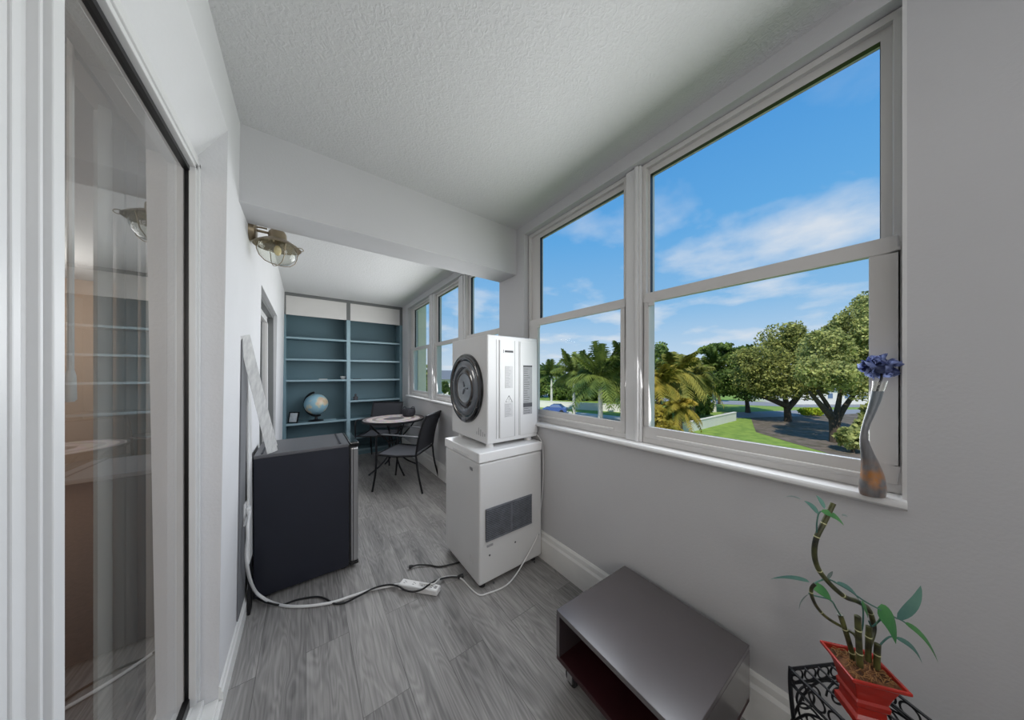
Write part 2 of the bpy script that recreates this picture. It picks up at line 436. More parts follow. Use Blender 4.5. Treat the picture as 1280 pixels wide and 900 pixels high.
struct(MB().box((XR-.006, -.036, .985), (XR+.002, -.028, H)).build('trim_6', M['trim']), 'white bead at the end of the window opening')

# ------------------------------------------------------------------ sliding door 1
d1 = sempty('door_1', (-.36, .3, 0), 'white sliding glass door reflecting the room')
f = MB()
def ybox(mb, x0, x1, y0, y1, z0, z1): mb.box((x0, y0, z0), (x1, y1, z1))
# outer frame profile: stepped white ridges round the opening
for x0, x1, t, in ((-.352, -.333, .03), (-.343, -.327, .016)):
    ybox(f, x0, x1, D1b-t, D1b, .10, D1h-.03); ybox(f, x0, x1, D1a, D1b, D1h-.03-t, D1h-.03)
ybox(f, -.46, -.333, D1a, D1b, D1h-.03, D1h)
ybox(f, -.46, -.352, D1b-.004, D1b, .10, D1h-.03)
f.build('door_frame', M['trim'], d1, bevel=.003)
g = MB(); ybox(g, -.366, -.349, D1b-.022, D1b-.004, .12, D1h-.055); ybox(g, -.366, -.349, D1a, D1b-.004, D1h-.075, D1h-.055); ybox(g, -.366, -.349, D1a, D1b-.004, .10, .135)
g.build('gasket', M['gasket'], d1)
th = MB(); ybox(th, -.46, -.345, D1a, D1b, 0, .10); ybox(th, -.346, -.318, D1a, D1b, 0, .085); ybox(th, -.319, -.278, D1a, D1b, 0, .062); ybox(th, -.279, -.266, D1a, D1b-.002, 0, .05)
th.build('threshold', M['base'], d1, bevel=.003)
# fixed far panel
p2 = MB(); ybox(p2, -.405, -.367, D1b-.03, D1b-.005, .10, D1h-.03); ybox(p2, -.405, -.367, .70, D1b-.03, D1h-.07, D1h-.03); ybox(p2, -.405, -.367, .70, D1b-.03, .10, .125)
p2.build('fixed_panel_frame', M['white_plastic'], d1, bevel=.002)
MB().quad((-.358, .70, .13), (-.358, D1b-.008, .13), (-.358, D1b-.008, D1h-.06), (-.358, .70, D1h-.06)).build('pane', M['doorglass'], d1)
# near sliding panel with its interlocking stile
st = MB()
for y0, y1, x1 in ((.70, .815, -.340), (.705, .728, -.333), (.742, .758, -.336), (.775, .782, -.328), (.806, .833, -.329)):
    ybox(st, -.366, x1, y0, y1, .095, D1h-.028)
ybox(st, -.366, -.340, D1a, .70, .095, .17); ybox(st, -.366, -.340, D1a, .70, D1h-.11, D1h-.028); ybox(st, -.366, -.340, D1a, D1a+.09, .17, D1h-.11)
st.build('sliding_panel_frame', M['trim'], d1, bevel=.002)
MB().quad((-.350, D1a+.085, .165), (-.350, .705, .165), (-.350, .705, D1h-.105), (-.350, D1a+.085, D1h-.105)).build('pane', M['doorglass'], d1)
# far sliding door
d2 = sempty('door_2', (-.33, 3.3, 0), 'far sliding door set into the left wall')
f = MB(); ybox(f, -.40, -.288, D2a, D2a+.035, 0, D2h); ybox(f, -.40, -.288, D2b-.035, D2b, 0, D2h); ybox(f, -.40, -.288, D2a, D2b, D2h-.04, D2h); ybox(f, -.40, -.288, D2a, D2b, 0, .05)
f.build('door_frame', M['grey_trim'], d2)
f = MB()
for a, b in ((D2a+.035, D2a+.12), (D2a+.55, D2a+.64), (D2b-.12, D2b-.035)): ybox(f, -.37, -.33, a, b, .05, D2h-.04)
ybox(f, -.37, -.33, D2a, D2b, D2h-.1, D2h-.04); ybox(f, -.37, -.33, D2a+.035, D2b-.035, .05, .12)
f.build('panel_frame', M['trim'], d2, bevel=.002)
MB().quad((-.35, D2a+.1, .11), (-.35, D2b-.1, .11), (-.35, D2b-.1, D2h-.09), (-.35, D2a+.1, D2h-.09)).build('pane', M['doorglass'], d2)

# room behind the sliding doors
M['beige'] = mat('beige_room_paint', rgb(176, 156, 140), .8, var=.06, vscale=2)
M['carpet'] = mat('brown_carpet', rgb(120, 98, 84), .95, var=.2, vscale=40)
bk = MB(); bk.box((-3.4, -2.2, 0), (-3.3, 6, 2.5)); bk.box((-3.3, -2.2, 0), (-.46, -2.1, 2.5)); bk.box((-3.3, 5.9, 0), (-.46, 6, 2.5))
struct(bk.build('wall_inner', M['beige'], fix=False), 'beige walls of the room behind the sliding door')
struct(MB().box((-3.4, -2.2, -.1), (-.6, 6, 0)).build('floor_inner', M['carpet']), 'brown carpet of the room behind the sliding door')
struct(MB().box((-3.4, -2.2, 2.5), (-.46, 6, 2.7)).build('ceiling_inner', M['wall']), 'ceiling of the room behind the sliding door')
cu = MB(); n = 60; cy0, cy1 = 1.615, 2.10
M['sheer'] = glass_mat('sheer_fabric', (.55, .57, .57, 1), 1.0)
def sheer():
    m = bpy.data.materials.new('sheer_curtain'); m.use_nodes = True; nt = m.node_tree; nn = nt.nodes; l = nt.links
    b = nn['Principled BSDF']; b.inputs['Base Color'].default_value = rgb(226, 234, 238); b.inputs['Roughness'].default_value = .9
    t = nn.new('ShaderNodeBsdfTransparent'); mx = nn.new('ShaderNodeMixShader'); mx.inputs[0].default_value = .62
    l.new(t.outputs[0], mx.inputs[1]); l.new(b.outputs[0], mx.inputs[2]); l.new(mx.outputs[0], nn['Material Output'].inputs['Surface']); return m
M['sheer'] = sheer()
for i in range(n):
    def cp(k): 
        t = k/n; return -.585+.022*math.sin(t*46)+.012*math.sin(t*17+1), cy0+(cy1-cy0)*t
    (xa, ya), (xb, yb) = cp(i), cp(i+1)
    cu.quad((xa, ya, .03), (xb, yb, .03), (xb, yb, 2.28), (xa, ya, 2.28))
tag(cu.build('sheer_curtain', M['sheer'], smooth=True), 'sheer pale curtain gathered behind the sliding glass door', 'curtain')
rt = thing('curtain_track', 'pale curtain rail above the sheer curtain behind the glass door', 'curtain rail', (-.56, .8, 2.3))
MB().box((-.60, -.9, 2.285), (-.545, 2.3, 2.33)).build('rail', M['trim'], rt)
for yy in (-.85, 1.1, 2.25): MB().box((-.60, yy, 2.33), (-.47, yy+.03, 2.36)).build('bracket', M['trim'], rt)
wd = thing('blind_wand', 'white pull wand hanging behind the sliding glass door', 'wand', (-.50, 1.285, 1.2))
MB().tube([(-.50, 1.285, 2.285), (-.50, 1.285, 1.36)], .006, 8).build('rod', M['white_plastic'], wd, smooth=True)
MB().tube([(-.50, 1.285, 1.36), (-.50, 1.285, 1.345), (-.50, 1.285, 1.283), (-.50, 1.285, 1.276)], [.006, .009, .010, .006], 10).build('handle', M['white_plastic'], wd, smooth=True)
# the building around the two rooms (keeps the sun out)
ex = mat('exterior_stucco', rgb(232, 228, 216), .9, var=.05, vscale=3)
struct(MB().box((-3.6, -2.4, H+.25), (1.62, 6.2, H+.5)).build('ceiling_slab', ex), 'roof slab over the building')
struct(MB().box((-3.6, -2.4, -5), (1.56, 6.2, -.15)).build('wall_below', ex), 'outer walls of the floors below')
struct(MB().box((1.57, 4.87, -.5), (1.715, 5.4, 4.2)).build('wall_fin', mat('cream_stucco', rgb(255, 240, 214), .9, var=.03)), 'cream outer wall fin beyond the farthest window')
struct(MB().box((-3.6, -2.4, -.15), (-3.42, 6.2, H+.25)).build('wall_outer', ex), 'outer back wall of the building')

# ================================================================== COFFEE TABLE
ct = thing('coffee_table', 'low dark espresso coffee table on castors, open shelf inside, against the window wall', 'table', (1.105, .578, 0), rz=R(-2.4))
hw, hl, zt, zb = .246, .262, .330, .118
TM = Matrix.Translation((1.105, .578, 0)) @ Matrix.Rotation(R(-2.4), 4, 'Z')
def tb(a, b): return MB().box(a, b, TM)
tb((-hw, -hl, zt-.02), (hw, hl, zt)).build('tabletop', M['espresso'], ct, bevel=.002)
tb((-hw, -hl, zb), (hw, hl, zb+.02)).build('lower_shelf', M['espresso_in'], ct, bevel=.002)
tb((-hw, -hl, zb+.02), (hw, -hl+.018, zt-.02)).build('end_panel', M['espresso'], ct)
tb((-hw, hl-.018, zb+.02), (hw, hl, zt-.02)).build('end_panel', M['espresso'], ct)
tb((hw-.016, -hl+.018, zb+.02), (hw, hl-.018, zt-.02)).build('back_panel', M['espresso_in'], ct)
for sx in (-1, 1):
    for sy in (-1, 1):
        cx, cy = sx*(hw-.06), sy*(hl-.035)
        c = MB()
        for k in (-1, 1): c.box((cx-.004+k*.013, cy-.014, .02), (cx+.004+k*.013-(0), cy+.014, .075), TM)
        c.box((cx-.018, cy-.018, .072), (cx+.018, cy+.018, zb+.001), TM)
        o = c.build('caster', M['steel'], ct)
        w = MB().tube([TM @ Vector((cx-.009, cy, .031)), TM @ Vector((cx+.009, cy, .031))], .031, 18); w.build('wheel', M['cord_black'], o, smooth=True)

# ================================================================== CHEST FREEZER
FX0, FX1, FY0, FY1 = .850, 1.374, 1.485, 2.01
fz = thing('chest_freezer', 'white chest freezer on the floor with grey vent, carrying the white dryer', 'freezer', ((FX0+FX1)/2, (FY0+FY1)/2, 0))
MB().box((FX0+.006, FY0+.006, .035), (FX1, FY1-.006, .79)).build('cabinet', M['appliance'], fz, bevel=.012, seg=3)
lid = MB(); lid.box((FX0, FY0, .796), (FX1, FY1, .858)); lid.box((FX0+.03, FY0+.03, .788), (FX1-.03, FY1-.03, .80))
lid.build('lid', M['appliance_top'], fz, bevel=.010, seg=3)
MB().box((FX0-.002, 1.62, .80), (FX0+.004, 1.86, .818)).build('lid_handle', M['appliance'], fz, bevel=.002)
vx = [at_Y(607.4, 650, FY0).x, at_Y(664.5, 650, FY0).x]
v0, v1 = at_Y(607.4, 677, FY0).z, at_Y(607.4, 637.8, FY0).z
vm = MB(); vm.box((vx[0], FY0-.001, v0), (vx[1], FY0+.010, v1)); ve = vm.build('vent', M['grille_dark'], fz)
sl = MB(); nsl = 17
for i in range(nsl):
    z = v0+(v1-v0)*(i+.5)/nsl
    for a, b in ((0, .52), (.54, 1)):
        sl.box((vx[0]+(vx[1]-vx[0])*a, FY0-.004, z-.0032), (vx[0]+(vx[1]-vx[0])*b, FY0+.002, z+.0032))
ringm = MB()
for a, b, c, d in ((0, 1, -.02, .02), (0, 1, .98, 1.02)): ringm.box((vx[0], FY0-.005, v0+(v1-v0)*c), (vx[1], FY0+.004, v0+(v1-v0)*d))
xm = vx[0]+(vx[1]-vx[0])*.53; ringm.box((xm-.006, FY0-.005, v0), (xm+.006, FY0+.004, v1))
sl.build('louvre', M['grille'], ve); ringm.build('vent_rim', M['grille'], ve)
b0 = at_X(588, 586, FX0)
MB().box((FX0+.0045, b0.y-.018, b0.z-.009), (FX0+.008, b0.y+.018, b0.z+.009)).build('badge', M['steel'], fz)
p = at_Y(613, 682, FY0); MB().box((p.x-.022, FY0+.003, p.z-.007), (p.x+.022, FY0+.007, p.z+.007)).build('rating_label', M['grey_label'], fz)
for px, py in ((617, 728.5), (612, 694), (644, 677.5), (668, 702.5), (673, 668)):
    p = at_Y(px, py, FY0+.006)
    MB().tube([(p.x, FY0+.004, p.z), (p.x, FY0+.008, p.z)], .006, 10).build('screw', M['ink'], fz)
for x in (FX0+.05, FX1-.05):
    for y in (FY0+.05, FY1-.05): MB().tube([(x, y, 0), (x, y, .04)], .02, 12).build('foot', M['cord_black'], fz)
lg = MB()
pts = [at_X(590, 684, FX0), ]
for k, rr in enumerate((.024, .016)):
    c = at_X(588.5, 699, FX0); lg.tube([(FX0+.0055, c.y+rr*math.cos(a), c.z+rr*1.2*math.sin(a)) for a in [2*PI*i/20 for i in range(20)]], .0008, 4, closed=True)
lg.build('embossed_mark', M['pale_label'], fz)

# ================================================================== DRYER
DX0, DX1, DY0, DY1, DZ0, DZ1 = .945, 1.380, 1.545, 2.085, .885, 1.606
dr = thing('compact_dryer', 'white compact dryer with round black door, standing on the chest freezer', 'dryer', ((DX0+DX1)/2, (DY0+DY1)/2, .858))
MB().box((DX0, DY0, DZ0), (DX1, DY1, DZ1)).build('cabinet', M['appliance'], dr, bevel=.010, seg=3)
sk = MB()
for px in (620.5, 623.5, 643.4, 648.6, 672):
    x = at_Y(px, 480, DY0).x; sk.box((x-.0022, DY0-.0015, DZ0+.03), (x+.0022, DY0+.001, DZ1-.03))
sk.build('panel_seam', mat('seam_grey', rgb(176, 176, 178), .5, var=.05), dr)
rb = MB()
for a, b in ((624.5, 642.3), (649.8, 671)):
    x0, x1 = at_Y(a, 480, DY0).x, at_Y(b, 480, DY0).x; rb.box((x0, DY0-.004, DZ0+.03), (x1, DY0+.002, DZ1-.03))
rb.build('raised_side_panel', M['appliance'], dr, bevel=.0015)
def lab(px0, py0, px1, py1, m, name, lines, th=.0052):
    a = at_Y(px0, py1, DY0); b = at_Y(px1, py0, DY0)
    o = MB().box((a.x, DY0-th, a.z), (b.x, DY0-.003, b.z)).build(name, m, dr)
    if lines:
        q = MB()
        for i in range(lines):
            z = b.z-(b.z-a.z)*(i+.6)/(lines+.2); w = random.uniform(.45, .9)
            q.box((a.x+(b.x-a.x)*.08, DY0-th-.0006, z-.0014), (a.x+(b.x-a.x)*(.08+.84*w), DY0-th+.0002, z+.0014))
        q.build('print', M['ink'] if m is M['grey_label'] else M['grey_label'], o)
    return o
lab(631, 457.8, 640.4, 485.2, M['pale_label'], 'instruction_label', 13)
lab(630.5, 503.5, 640.4, 521.5, M['pale_label'], 'instruction_label', 9)
rl = lab(653.5, 457, 664.5, 518, M['grey_label'], 'specification_label', 22)
for y0, y1 in ((457, 458.6), (503, 509)):
    a = at_Y(653.5, y1, DY0); b = at_Y(664.5, y0, DY0); MB().box((a.x, DY0-.0062, a.z), (b.x, DY0-.005, b.z)).build('dark_band', M['ink'], rl)
a = at_Y(628.8, 438.6, DY0); b = at_Y(641, 441, DY0)
nm = MB(); nm.box((a.x+.012, DY0-.005, b.z), (b.x, DY0-.0035, a.z+.004)); nm.box((a.x, DY0-.005, b.z-.004), (a.x+.003, DY0-.0035, a.z+.008)); nm.build('printed_mark', M['ink'], dr)
t0 = [at_Y(635.7, 494.5, DY0), at_Y(631.6, 502.3, DY0), at_Y(640, 502.3, DY0)]
tr = MB(); tr.tube([(p.x, DY0-.0045, p.z) for p in t0], .0022, 6, closed=True); c = (t0[0]+t0[1]+t0[2])/3; tr.box((c.x-.001, DY0-.005, c.z-.004), (c.x+.001, DY0-.0035, c.z+.008)); tr.build('warning_triangle', M['ink'], dr)
# round door
DC = Vector((DX0, 1.842, 1.243)); RX = Matrix.Rotation(R(-90), 4, 'Y')      # local +z -> -X
RD = .250
dd = MB().lathe([(RD+.002, -.001), (RD, .012), (RD-.010, .020), (RD-.032, .022), (RD-.045, .018), (RD-.05, .014)], DC, 56, RX).build('door', M['gloss_black'], dr, smooth=True)
MB().lathe([(RD-.05, .014), (RD-.075, .024), (RD-.095, .021), (RD-.105, .010)], DC, 48, RX).build('inner_ring', mat('smoke_ring', rgb(92, 97, 104), .18, var=.4, vscale=10, coat=.5), dd, smooth=True)
MB().lathe([(RD-.105, .011), (RD-.13, .020), (RD-.145, .016)], DC, 48, RX).build('trim_ring', M['gloss_black'], dd, smooth=True)
MB().lathe([(RD-.145, .016), (.06, .010), (.03, .008), (.0001, .008)], DC, 40, RX).build('drum_window', M['drum'], dd, smooth=True)
hb = MB()
for i in range(3):
    a = i*2*PI/3+.5; p = RX @ Vector((.05*math.cos(a), .05*math.sin(a), .014)); q = RX @ Vector((.012*math.cos(a), .012*math.sin(a), .014)); hb.tube([DC+p, DC+q], .006, 8)
hb.build('drum_rib', M['grille'], dd, smooth=True)
hp = MB(); hp.box((DX0-.026, 1.842-.03, 1.243-RD+.006), (DX0-.014, 1.842+.03, 1.243-RD+.034)); hp.build('door_handle', M['grille'], dd, bevel=.005)
sc_ = MB()
for i, (px, py, w, h) in enumerate(((596, 541, .006, .02), (598.5, 539, .006, .05), (601, 541, .008, .045), (603.5, 543, .006, .03), (606, 544, .008, .018))):
    p = at_X(px, py, DX0); sc_.box((DX0-.0012, p.y-w/2, p.z-h/2), (DX0+.001, p.y+w/2, p.z+h/2))
sc_.build('scuff_mark', M['grey_label'], dr)
for x in (DX0+.05, DX1-.05):
    for y in (DY0+.05, DY1-.05-.03): MB().tube([(x, y, .8585), (x, y, .89)], [.028, .022], 14).build('foot', M['white_plastic'], dr)

# ================================================================== MINI FRIDGE
mf = thing('mini_fridge', 'black mini fridge with stainless door edge standing by the left wall', 'fridge', (0, 2.42, 0))
GX0, GX1, GY0, GY1, GH = -.248, .238, 2.205, 2.64, .866
MB().box((GX0, GY0, .025), (GX1, GY1, GH-.02)).build('cabinet', M['fridge'], mf, bevel=.004)
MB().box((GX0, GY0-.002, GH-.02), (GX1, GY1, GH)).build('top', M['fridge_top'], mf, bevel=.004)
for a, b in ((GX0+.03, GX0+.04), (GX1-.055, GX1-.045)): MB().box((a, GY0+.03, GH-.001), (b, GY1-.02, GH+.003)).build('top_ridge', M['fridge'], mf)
g = MB().box((GX1+.001, GY0+.004, .04), (GX1+.010, GY1-.004, GH-.01)); g.build('door_seal', M['gasket'], mf)
dd = MB().box((GX1+.010, GY0, .045), (GX1+.056, GY1, GH-.03)).build('door', M['steel'], mf, bevel=.010, seg=3)
MB().box((GX1+.006, GY0-.001, GH-.03), (GX1+.060, GY1, GH+.006)).build('door_cap', M['gloss_black'], dd, bevel=.008, seg=3)
MB().box((GX1+.008, GY0, .022), (GX1+.058, GY1, .045)).build('door_base', M['gloss_black'], dd, bevel=.004)
MB().box((GX1+.024, GY0-.0015, .05), (GX1+.028, GY0+.001, GH-.035)).build('edge_groove', M['grille_dark'], dd)
for x in (GX0+.06, GX1-.03):
    for y in (GY0+.05, GY1-.05): MB().tube([(x, y, 0), (x, y, .03)], .018, 10).build('foot', M['cord_black'], mf)

# ---- white boards beside the fridge
bd = thing('white_board', 'tall white-edged board standing flat against the wall beside the mini fridge, with grey sheet as painted shade', 'board', (-.235, 2.07, 0))
b_ = MB()
def bx_(z): return -.2495-(z-.3)*.004
b_.add([(bx_(z)-dx, y, z) for z in (.30, 1.50) for dx, y in ((.010, 2.085), (0, 2.085), (0, 2.195), (.010, 2.195))],
       [(0, 3, 2, 1), (4, 5, 6, 7), (0, 1, 5, 4), (1, 2, 6, 5), (2, 3, 7, 6), (3, 0, 4, 7)])
b_.build('panel', M['slat'], bd, bevel=.003)
MB().box((-.262, 2.12, 0), (-.251, 2.19, .30)).build('dark_base', M['cord_black'], bd)
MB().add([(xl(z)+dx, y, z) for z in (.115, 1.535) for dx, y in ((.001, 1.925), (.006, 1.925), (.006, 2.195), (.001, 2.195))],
       [(0, 3, 2, 1), (4, 5, 6, 7), (0, 1, 5, 4), (1, 2, 6, 5), (2, 3, 7, 6), (3, 0, 4, 7)]).build('wall_shade_strip', M['shade_grey'], bd)  # thin grey sheet, paints the shade on the wall beside the fridge
ls = thing('window_blind', 'bundle of white blind slats leaning from the mini fridge top against the wall', 'blind slats', (-.17, 2.25, GH))
for i in range(7):
    top = at_d(300.5+i*1.5, 421-i*.4, 1.385+i*.004)
    bot = Vector((-.178+i*.0045, 2.218+.006*i, GH+.0035))
    if i in (2, 5): bot.z += .03
    ax = (top-bot).normalized(); sd = Vector((.80, .60, 0)); sd = (sd-ax*sd.dot(ax)).normalized(); nn = ax.cross(sd)
    q = MB(); w0, w1 = .011+.002*(i % 3), .009
    q.add([bot-sd*w0+nn*.001, bot+sd*w0+nn*.001, bot+sd*w0-nn*.0015, bot-sd*w0-nn*.0015, top-sd*w1+nn*.001, top+sd*w1+nn*.001, top+sd*w1-nn*.0015, top-sd*w1-nn*.0015],
          [(0, 3, 2, 1), (4, 5, 6, 7), (0, 1, 5, 4), (1, 2, 6, 5), (2, 3, 7, 6), (3, 0, 4, 7)])
    q.build('slat', M['slat'], ls)

# ================================================================== SCONCE
SX, SYY, SZ = -.134, 2.13, 2.128
sn = thing('wall_sconce', 'bronze barn-style wall sconce with clear glass globe below the beam', 'wall light', (xl(2.12), SYY, 2.13))
RXp = Matrix.Rotation(R(90), 4, 'Y')
px0 = xl(2.12)
MB().lathe([(.0001, .03), (.045, .03), (.056, .024), (.060, .012), (.060, -.004)], (px0, SYY, 2.156), 28, RXp).build('wall_plate', M['bronze'], sn, smooth=True)
MB().tube([(px0+.02, SYY, 2.182), (px0+.05, SYY, 2.185), (px0+.075, SYY, 2.185)], .005, 8).build('stub', M['bronze'], sn)
MB().tube([(px0+.02, SYY, 2.163), (SX-.03, SYY, 2.163), (SX-.01, SYY, 2.163)], .007, 10).build('arm', M['bronze'], sn, smooth=True)
SP = Vector((SX, SYY, .03))
MB().lathe([(.0001, 2.178), (.006, 2.176), (.006, 2.166), (.020, 2.164), (.034, 2.154), (.042, 2.138), (.043, 2.112), (.050, 2.102)], SP, 28).build('cap', M['bronze'], sn, smooth=True)
MB().lathe([(.046, 2.106), (.068, 2.095), (.098, 2.074), (.110, 2.064), (.112, 2.061), (.108, 2.061), (.092, 2.072), (.045, 2.100)], SP, 40).build('lamp_shade', M['bronze'], sn, smooth=True)
MB().lathe([(.044, 2.100), (.074, 2.083), (.089, 2.058), (.090, 2.030), (.080, 1.998), (.056, 1.974), (.030, 1.966), (.0001, 1.964)], SP, 36).build('glass_globe', M['clear'], sn, smooth=True)
MB().ball((SX, SYY, 2.072), (.018, .018, .030), 16, 10).build('bulb', M['amber'], sn, smooth=True)
MB().tube([(SX, SYY, 2.14), (SX, SYY, 2.10)], .014, 12).build('socket', M['bronze'], sn, smooth=True)
cg = MB()
for i in range(4):
    a = i*PI/2+.4
    cg.tube([SP+Vector((r*math.cos(a), r*math.sin(a), z)) for r, z in ((.108, 2.062), (.098, 2.040), (.096, 2.020), (.085, 1.990), (.060, 1.966), (.03, 1.958), (0, 1.956))], .0022, 6)
cg.build('wire_guard', M['bronze'], sn, smooth=True)
hk = MB().tube([SP+Vector((.106+.016*math.cos(a), -.04, 2.060+.010*math.sin(a))) for a in [2*PI*i/14 for i in range(14)]], .002, 6, closed=True); hk.build('hook', M['bronze'], sn)

# ================================================================== OUTLET, CABLES, POWER STRIP
ot = thing('wall_outlet', 'white outlet plate low on the left wall with a plug in it', 'outlet', (xl(.6), 1.93, .57))
po = at_X(304, 642, xl(.6)); oy, oz = po.y, po.z
MB().box((xl(oz)-.001, oy-.036, oz-.058), (xl(oz)+.012, oy+.036, oz+.058)).build('cover_plate', M['white_plastic'], ot, bevel=.002)
for k in (-.02, .02):
    for s in (-.006, .006): MB().box((xl(oz)+.011, oy+s-.001, oz+k-.004), (xl(oz)+.0126, oy+s+.001, oz+k+.004)).build('slot', M['ink'], ot)
def fl(px, py, z=.006): return at_z(px, py, z)
ps = thing('power_strip', 'white power strip lying on the floor left of the freezer', 'power strip')
pa, pb = at_z(501, 729.5, .02), at_z(548.5, 738, .02)
d_ = (pb-pa); ang = math.atan2(d_.y, d_.x); mid = (pa+pb)/2; L = d_.length
ps.location = (mid.x, mid.y, 0)
PM = Matrix.Translation((mid.x, mid.y, 0)) @ Matrix.Rotation(ang, 4, 'Z')
MB().box((-L/2, -.027, .001), (L/2, .027, .036), PM).build('housing', M['white_plastic'], ps, bevel=.007, seg=3)
for i in range(4):
    so = MB(); x = -L/2+.03+i*(L-.06)/3.3
    for s in (-.007, .007): so.box((x-.006, s-.0014, .0355), (x+.006, s+.0014, .0366), PM)
    so.box((x+.010, -.002, .0355), (x+.014, .002, .0366), PM)
    so.build('socket', M['ink'], ps)
MB().box((L/2-.03, -.01, .0355), (L/2-.012, .01, .0385), PM).build('switch', M['grey_label'], ps, bevel=.001)
wc = thing('white_power_cord', 'thick white cord from the wall outlet down to the power strip', 'cord', (xl(oz), oy, 0))
wp = [Vector((xl(oz)+.026, oy, oz+.01))]+[at_d(*q) for q in ((309.5, 655, 1.455), (309.5, 672, 1.445), (308, 690, 1.44), (309, 708, 1.45), (313, 726, 1.51), (320, 740, 1.585), (329, 747.5, 1.60))]
for px, py in ((340, 753), (358, 757.5), (385, 757.5), (415, 753), (440, 745), (465, 737), (485, 733), (500, 732)): wp.append(fl(px, py, .008))
wp[-1].z = .018
MB().tube(smooth_path(wp, 6), .0075, 8).build('cable', M['cord_white'], wc, smooth=True)
MB().box((xl(oz)+.0125, oy-.014, oz-.008), (xl(oz)+.032, oy+.014, oz+.03)).build('plug', M['white_plastic'], wc, bevel=.005)
kc = thing('black_fridge_cord', 'black cord winding from under the mini fridge across to the power strip and freezer', 'cord', tuple(fl(400, 748, 0)))
kp = [Vector((-.235, 2.20, .05))]+[fl(*q) for q in ((322, 748, .012), (335, 753.5, .02), (352, 756, .006), (372, 749.5, .006), (395, 746, .006), (407, 748.5, .006), (418, 754.5, .005), (432, 753, .006), (450, 744, .018), (468, 735, .02), (485, 731, .02), (497, 732.5, .022), (506, 737.5, .03), (516, 739.5, .046), (527, 737, .046), (537, 730.5, .046), (548, 724.5, .02), (562, 721.5, .012), (572, 721.5, .012))]
MB().tube(smooth_path(kp, 6), .0050, 8).build('cable', M['cord_black'], kc, smooth=True)
e0, e1 = kp[-1], kp[-1]+Vector((.035, -.012, .004))
MB().tube([e0, e0+(e1-e0)*.2, e1], [.006, .012, .013], 8).build('plug', M['cord_black'], kc, smooth=True)
k2 = thing('loose_black_cord', 'short black cord with bare plug lying free in front of the freezer', 'cord', tuple(fl(530, 707, 0)))
q = [fl(*p) for p in ((516.5, 707.5, .012), (524, 706, .01), (538, 706.5, .006), (552, 708, .006))]+[Vector((.93, 1.80, .008)), Vector((1.05, 1.82, .008))]
MB().tube(smooth_path(q, 6), .0048, 8).build('cable', M['cord_black'], k2, smooth=True)
dr_ = (q[0]-q[1]).normalized()
MB().tube([q[0], q[0]+dr_*.012, q[0]+dr_*.028], [.007, .011, .010], 8).build('plug', M['cord_black'], k2, smooth=True)
pr = MB(); sd = dr_.cross(Vector((0, 0, 1)))
for s in (-.006, .006): pr.tube([q[0]+dr_*.028+sd*s, q[0]+dr_*.044+sd*s], .0018, 6)
pr.build('prong', M['steel'], k2)
sc2 = thing('power_strip_lead', 'short white lead running from the power strip to the plug at the freezer corner', 'cord', tuple(fl(555, 723, 0)))
q = [Vector((mid.x, mid.y, .043)), fl(541, 730, .043), fl(549, 724, .02), fl(560, 720.3, .006), fl(571, 720, .006)]
MB().tube(smooth_path(q, 6), .0048, 8).build('cable', M['cord_white'], sc2, smooth=True)
wf = thing('white_freezer_cord', 'thin white cord looping down the freezer front to the floor', 'cord', tuple(fl(620, 738, 0)))
y_ = FY0-.006
q = [at_Y(673, 667, FY0+.003), at_Y(667, 680, y_), at_Y(655, 702, y_-.008), at_Y(645, 718, y_-.02)]+[fl(*p) for p in ((636, 729, .04), (625, 736, .008), (610, 741.5, .006), (600, 743.8, .006), (590, 737, .006), (580, 726, .008), (574, 721.5, .012))]
MB().tube(smooth_path(q, 6), .0042, 8).build('cable', M['cord_white'], wf, smooth=True)
cl = at_Y(641, 728, FY0-.02); MB().box((cl.x-.008, cl.y-.006, cl.z-.01), (cl.x+.008, cl.y+.006, cl.z+.008)).build('cord_clip', M['white_plastic'], wf, bevel=.002)
wv = thing('white_dryer_cord', 'thin white cord hanging from the dryer down the window side of the freezer', 'cord', (1.382, 1.50, 0))
MB().tube(smooth_path([(1.384, 1.56, .90), (1.386, 1.50, .84), (1.387, 1.488, .70), (1.385, 1.492, .5), (1.3665, 1.50, .32), (1.3665, 1.51, .12)], 6), .0035, 6).build('cable', M['cord_white'], wv, smooth=True)

# ================================================================== BUILT-IN BOOKCASE
BY = 5.2; BXL, BXR = -.285, 1.395; BB = 5.52
bc = thing('built_in_bookcase', 'blue-grey built-in bookcase filling the far end wall', 'bookcase', (.55, 5.36, 0))
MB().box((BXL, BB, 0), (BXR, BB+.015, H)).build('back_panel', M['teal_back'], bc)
XM0, XM1 = at_Y(433.3, 470, BY).x, at_Y(438, 470, BY).x
ZP = 2.212
for a, b in ((BXL, BXL+.05), (XM0, XM1), (BXR-.045, BXR)):
    MB().box((a, BY, 0), (b, BB, ZP)).build('upright', M['teal_edge'] if a == XM0 else M['teal'], bc, bevel=.003)
ft = MB()
for a, b in ((BXL, BXL+.05), (XM0, XM1), (BXR-.045, BXR)): ft.box((a, BY, ZP), (b, BB, H))
ft.box((BXL, BY-.004, H-.045), (BXR, BB, H-.001)); ft.build('face_trim', M['grey_trim'], bc)
for a, b in ((BXL+.05, XM0), (XM1, BXR-.045)):
    MB().box((a, BY+.006, ZP), (b, BY+.03, H-.045)).build('upper_panel', M['white_panel'], bc)
    MB().box((a, BY+.02, 0), (b, BY+.04, .09)).build('toe_board', M['teal'], bc)
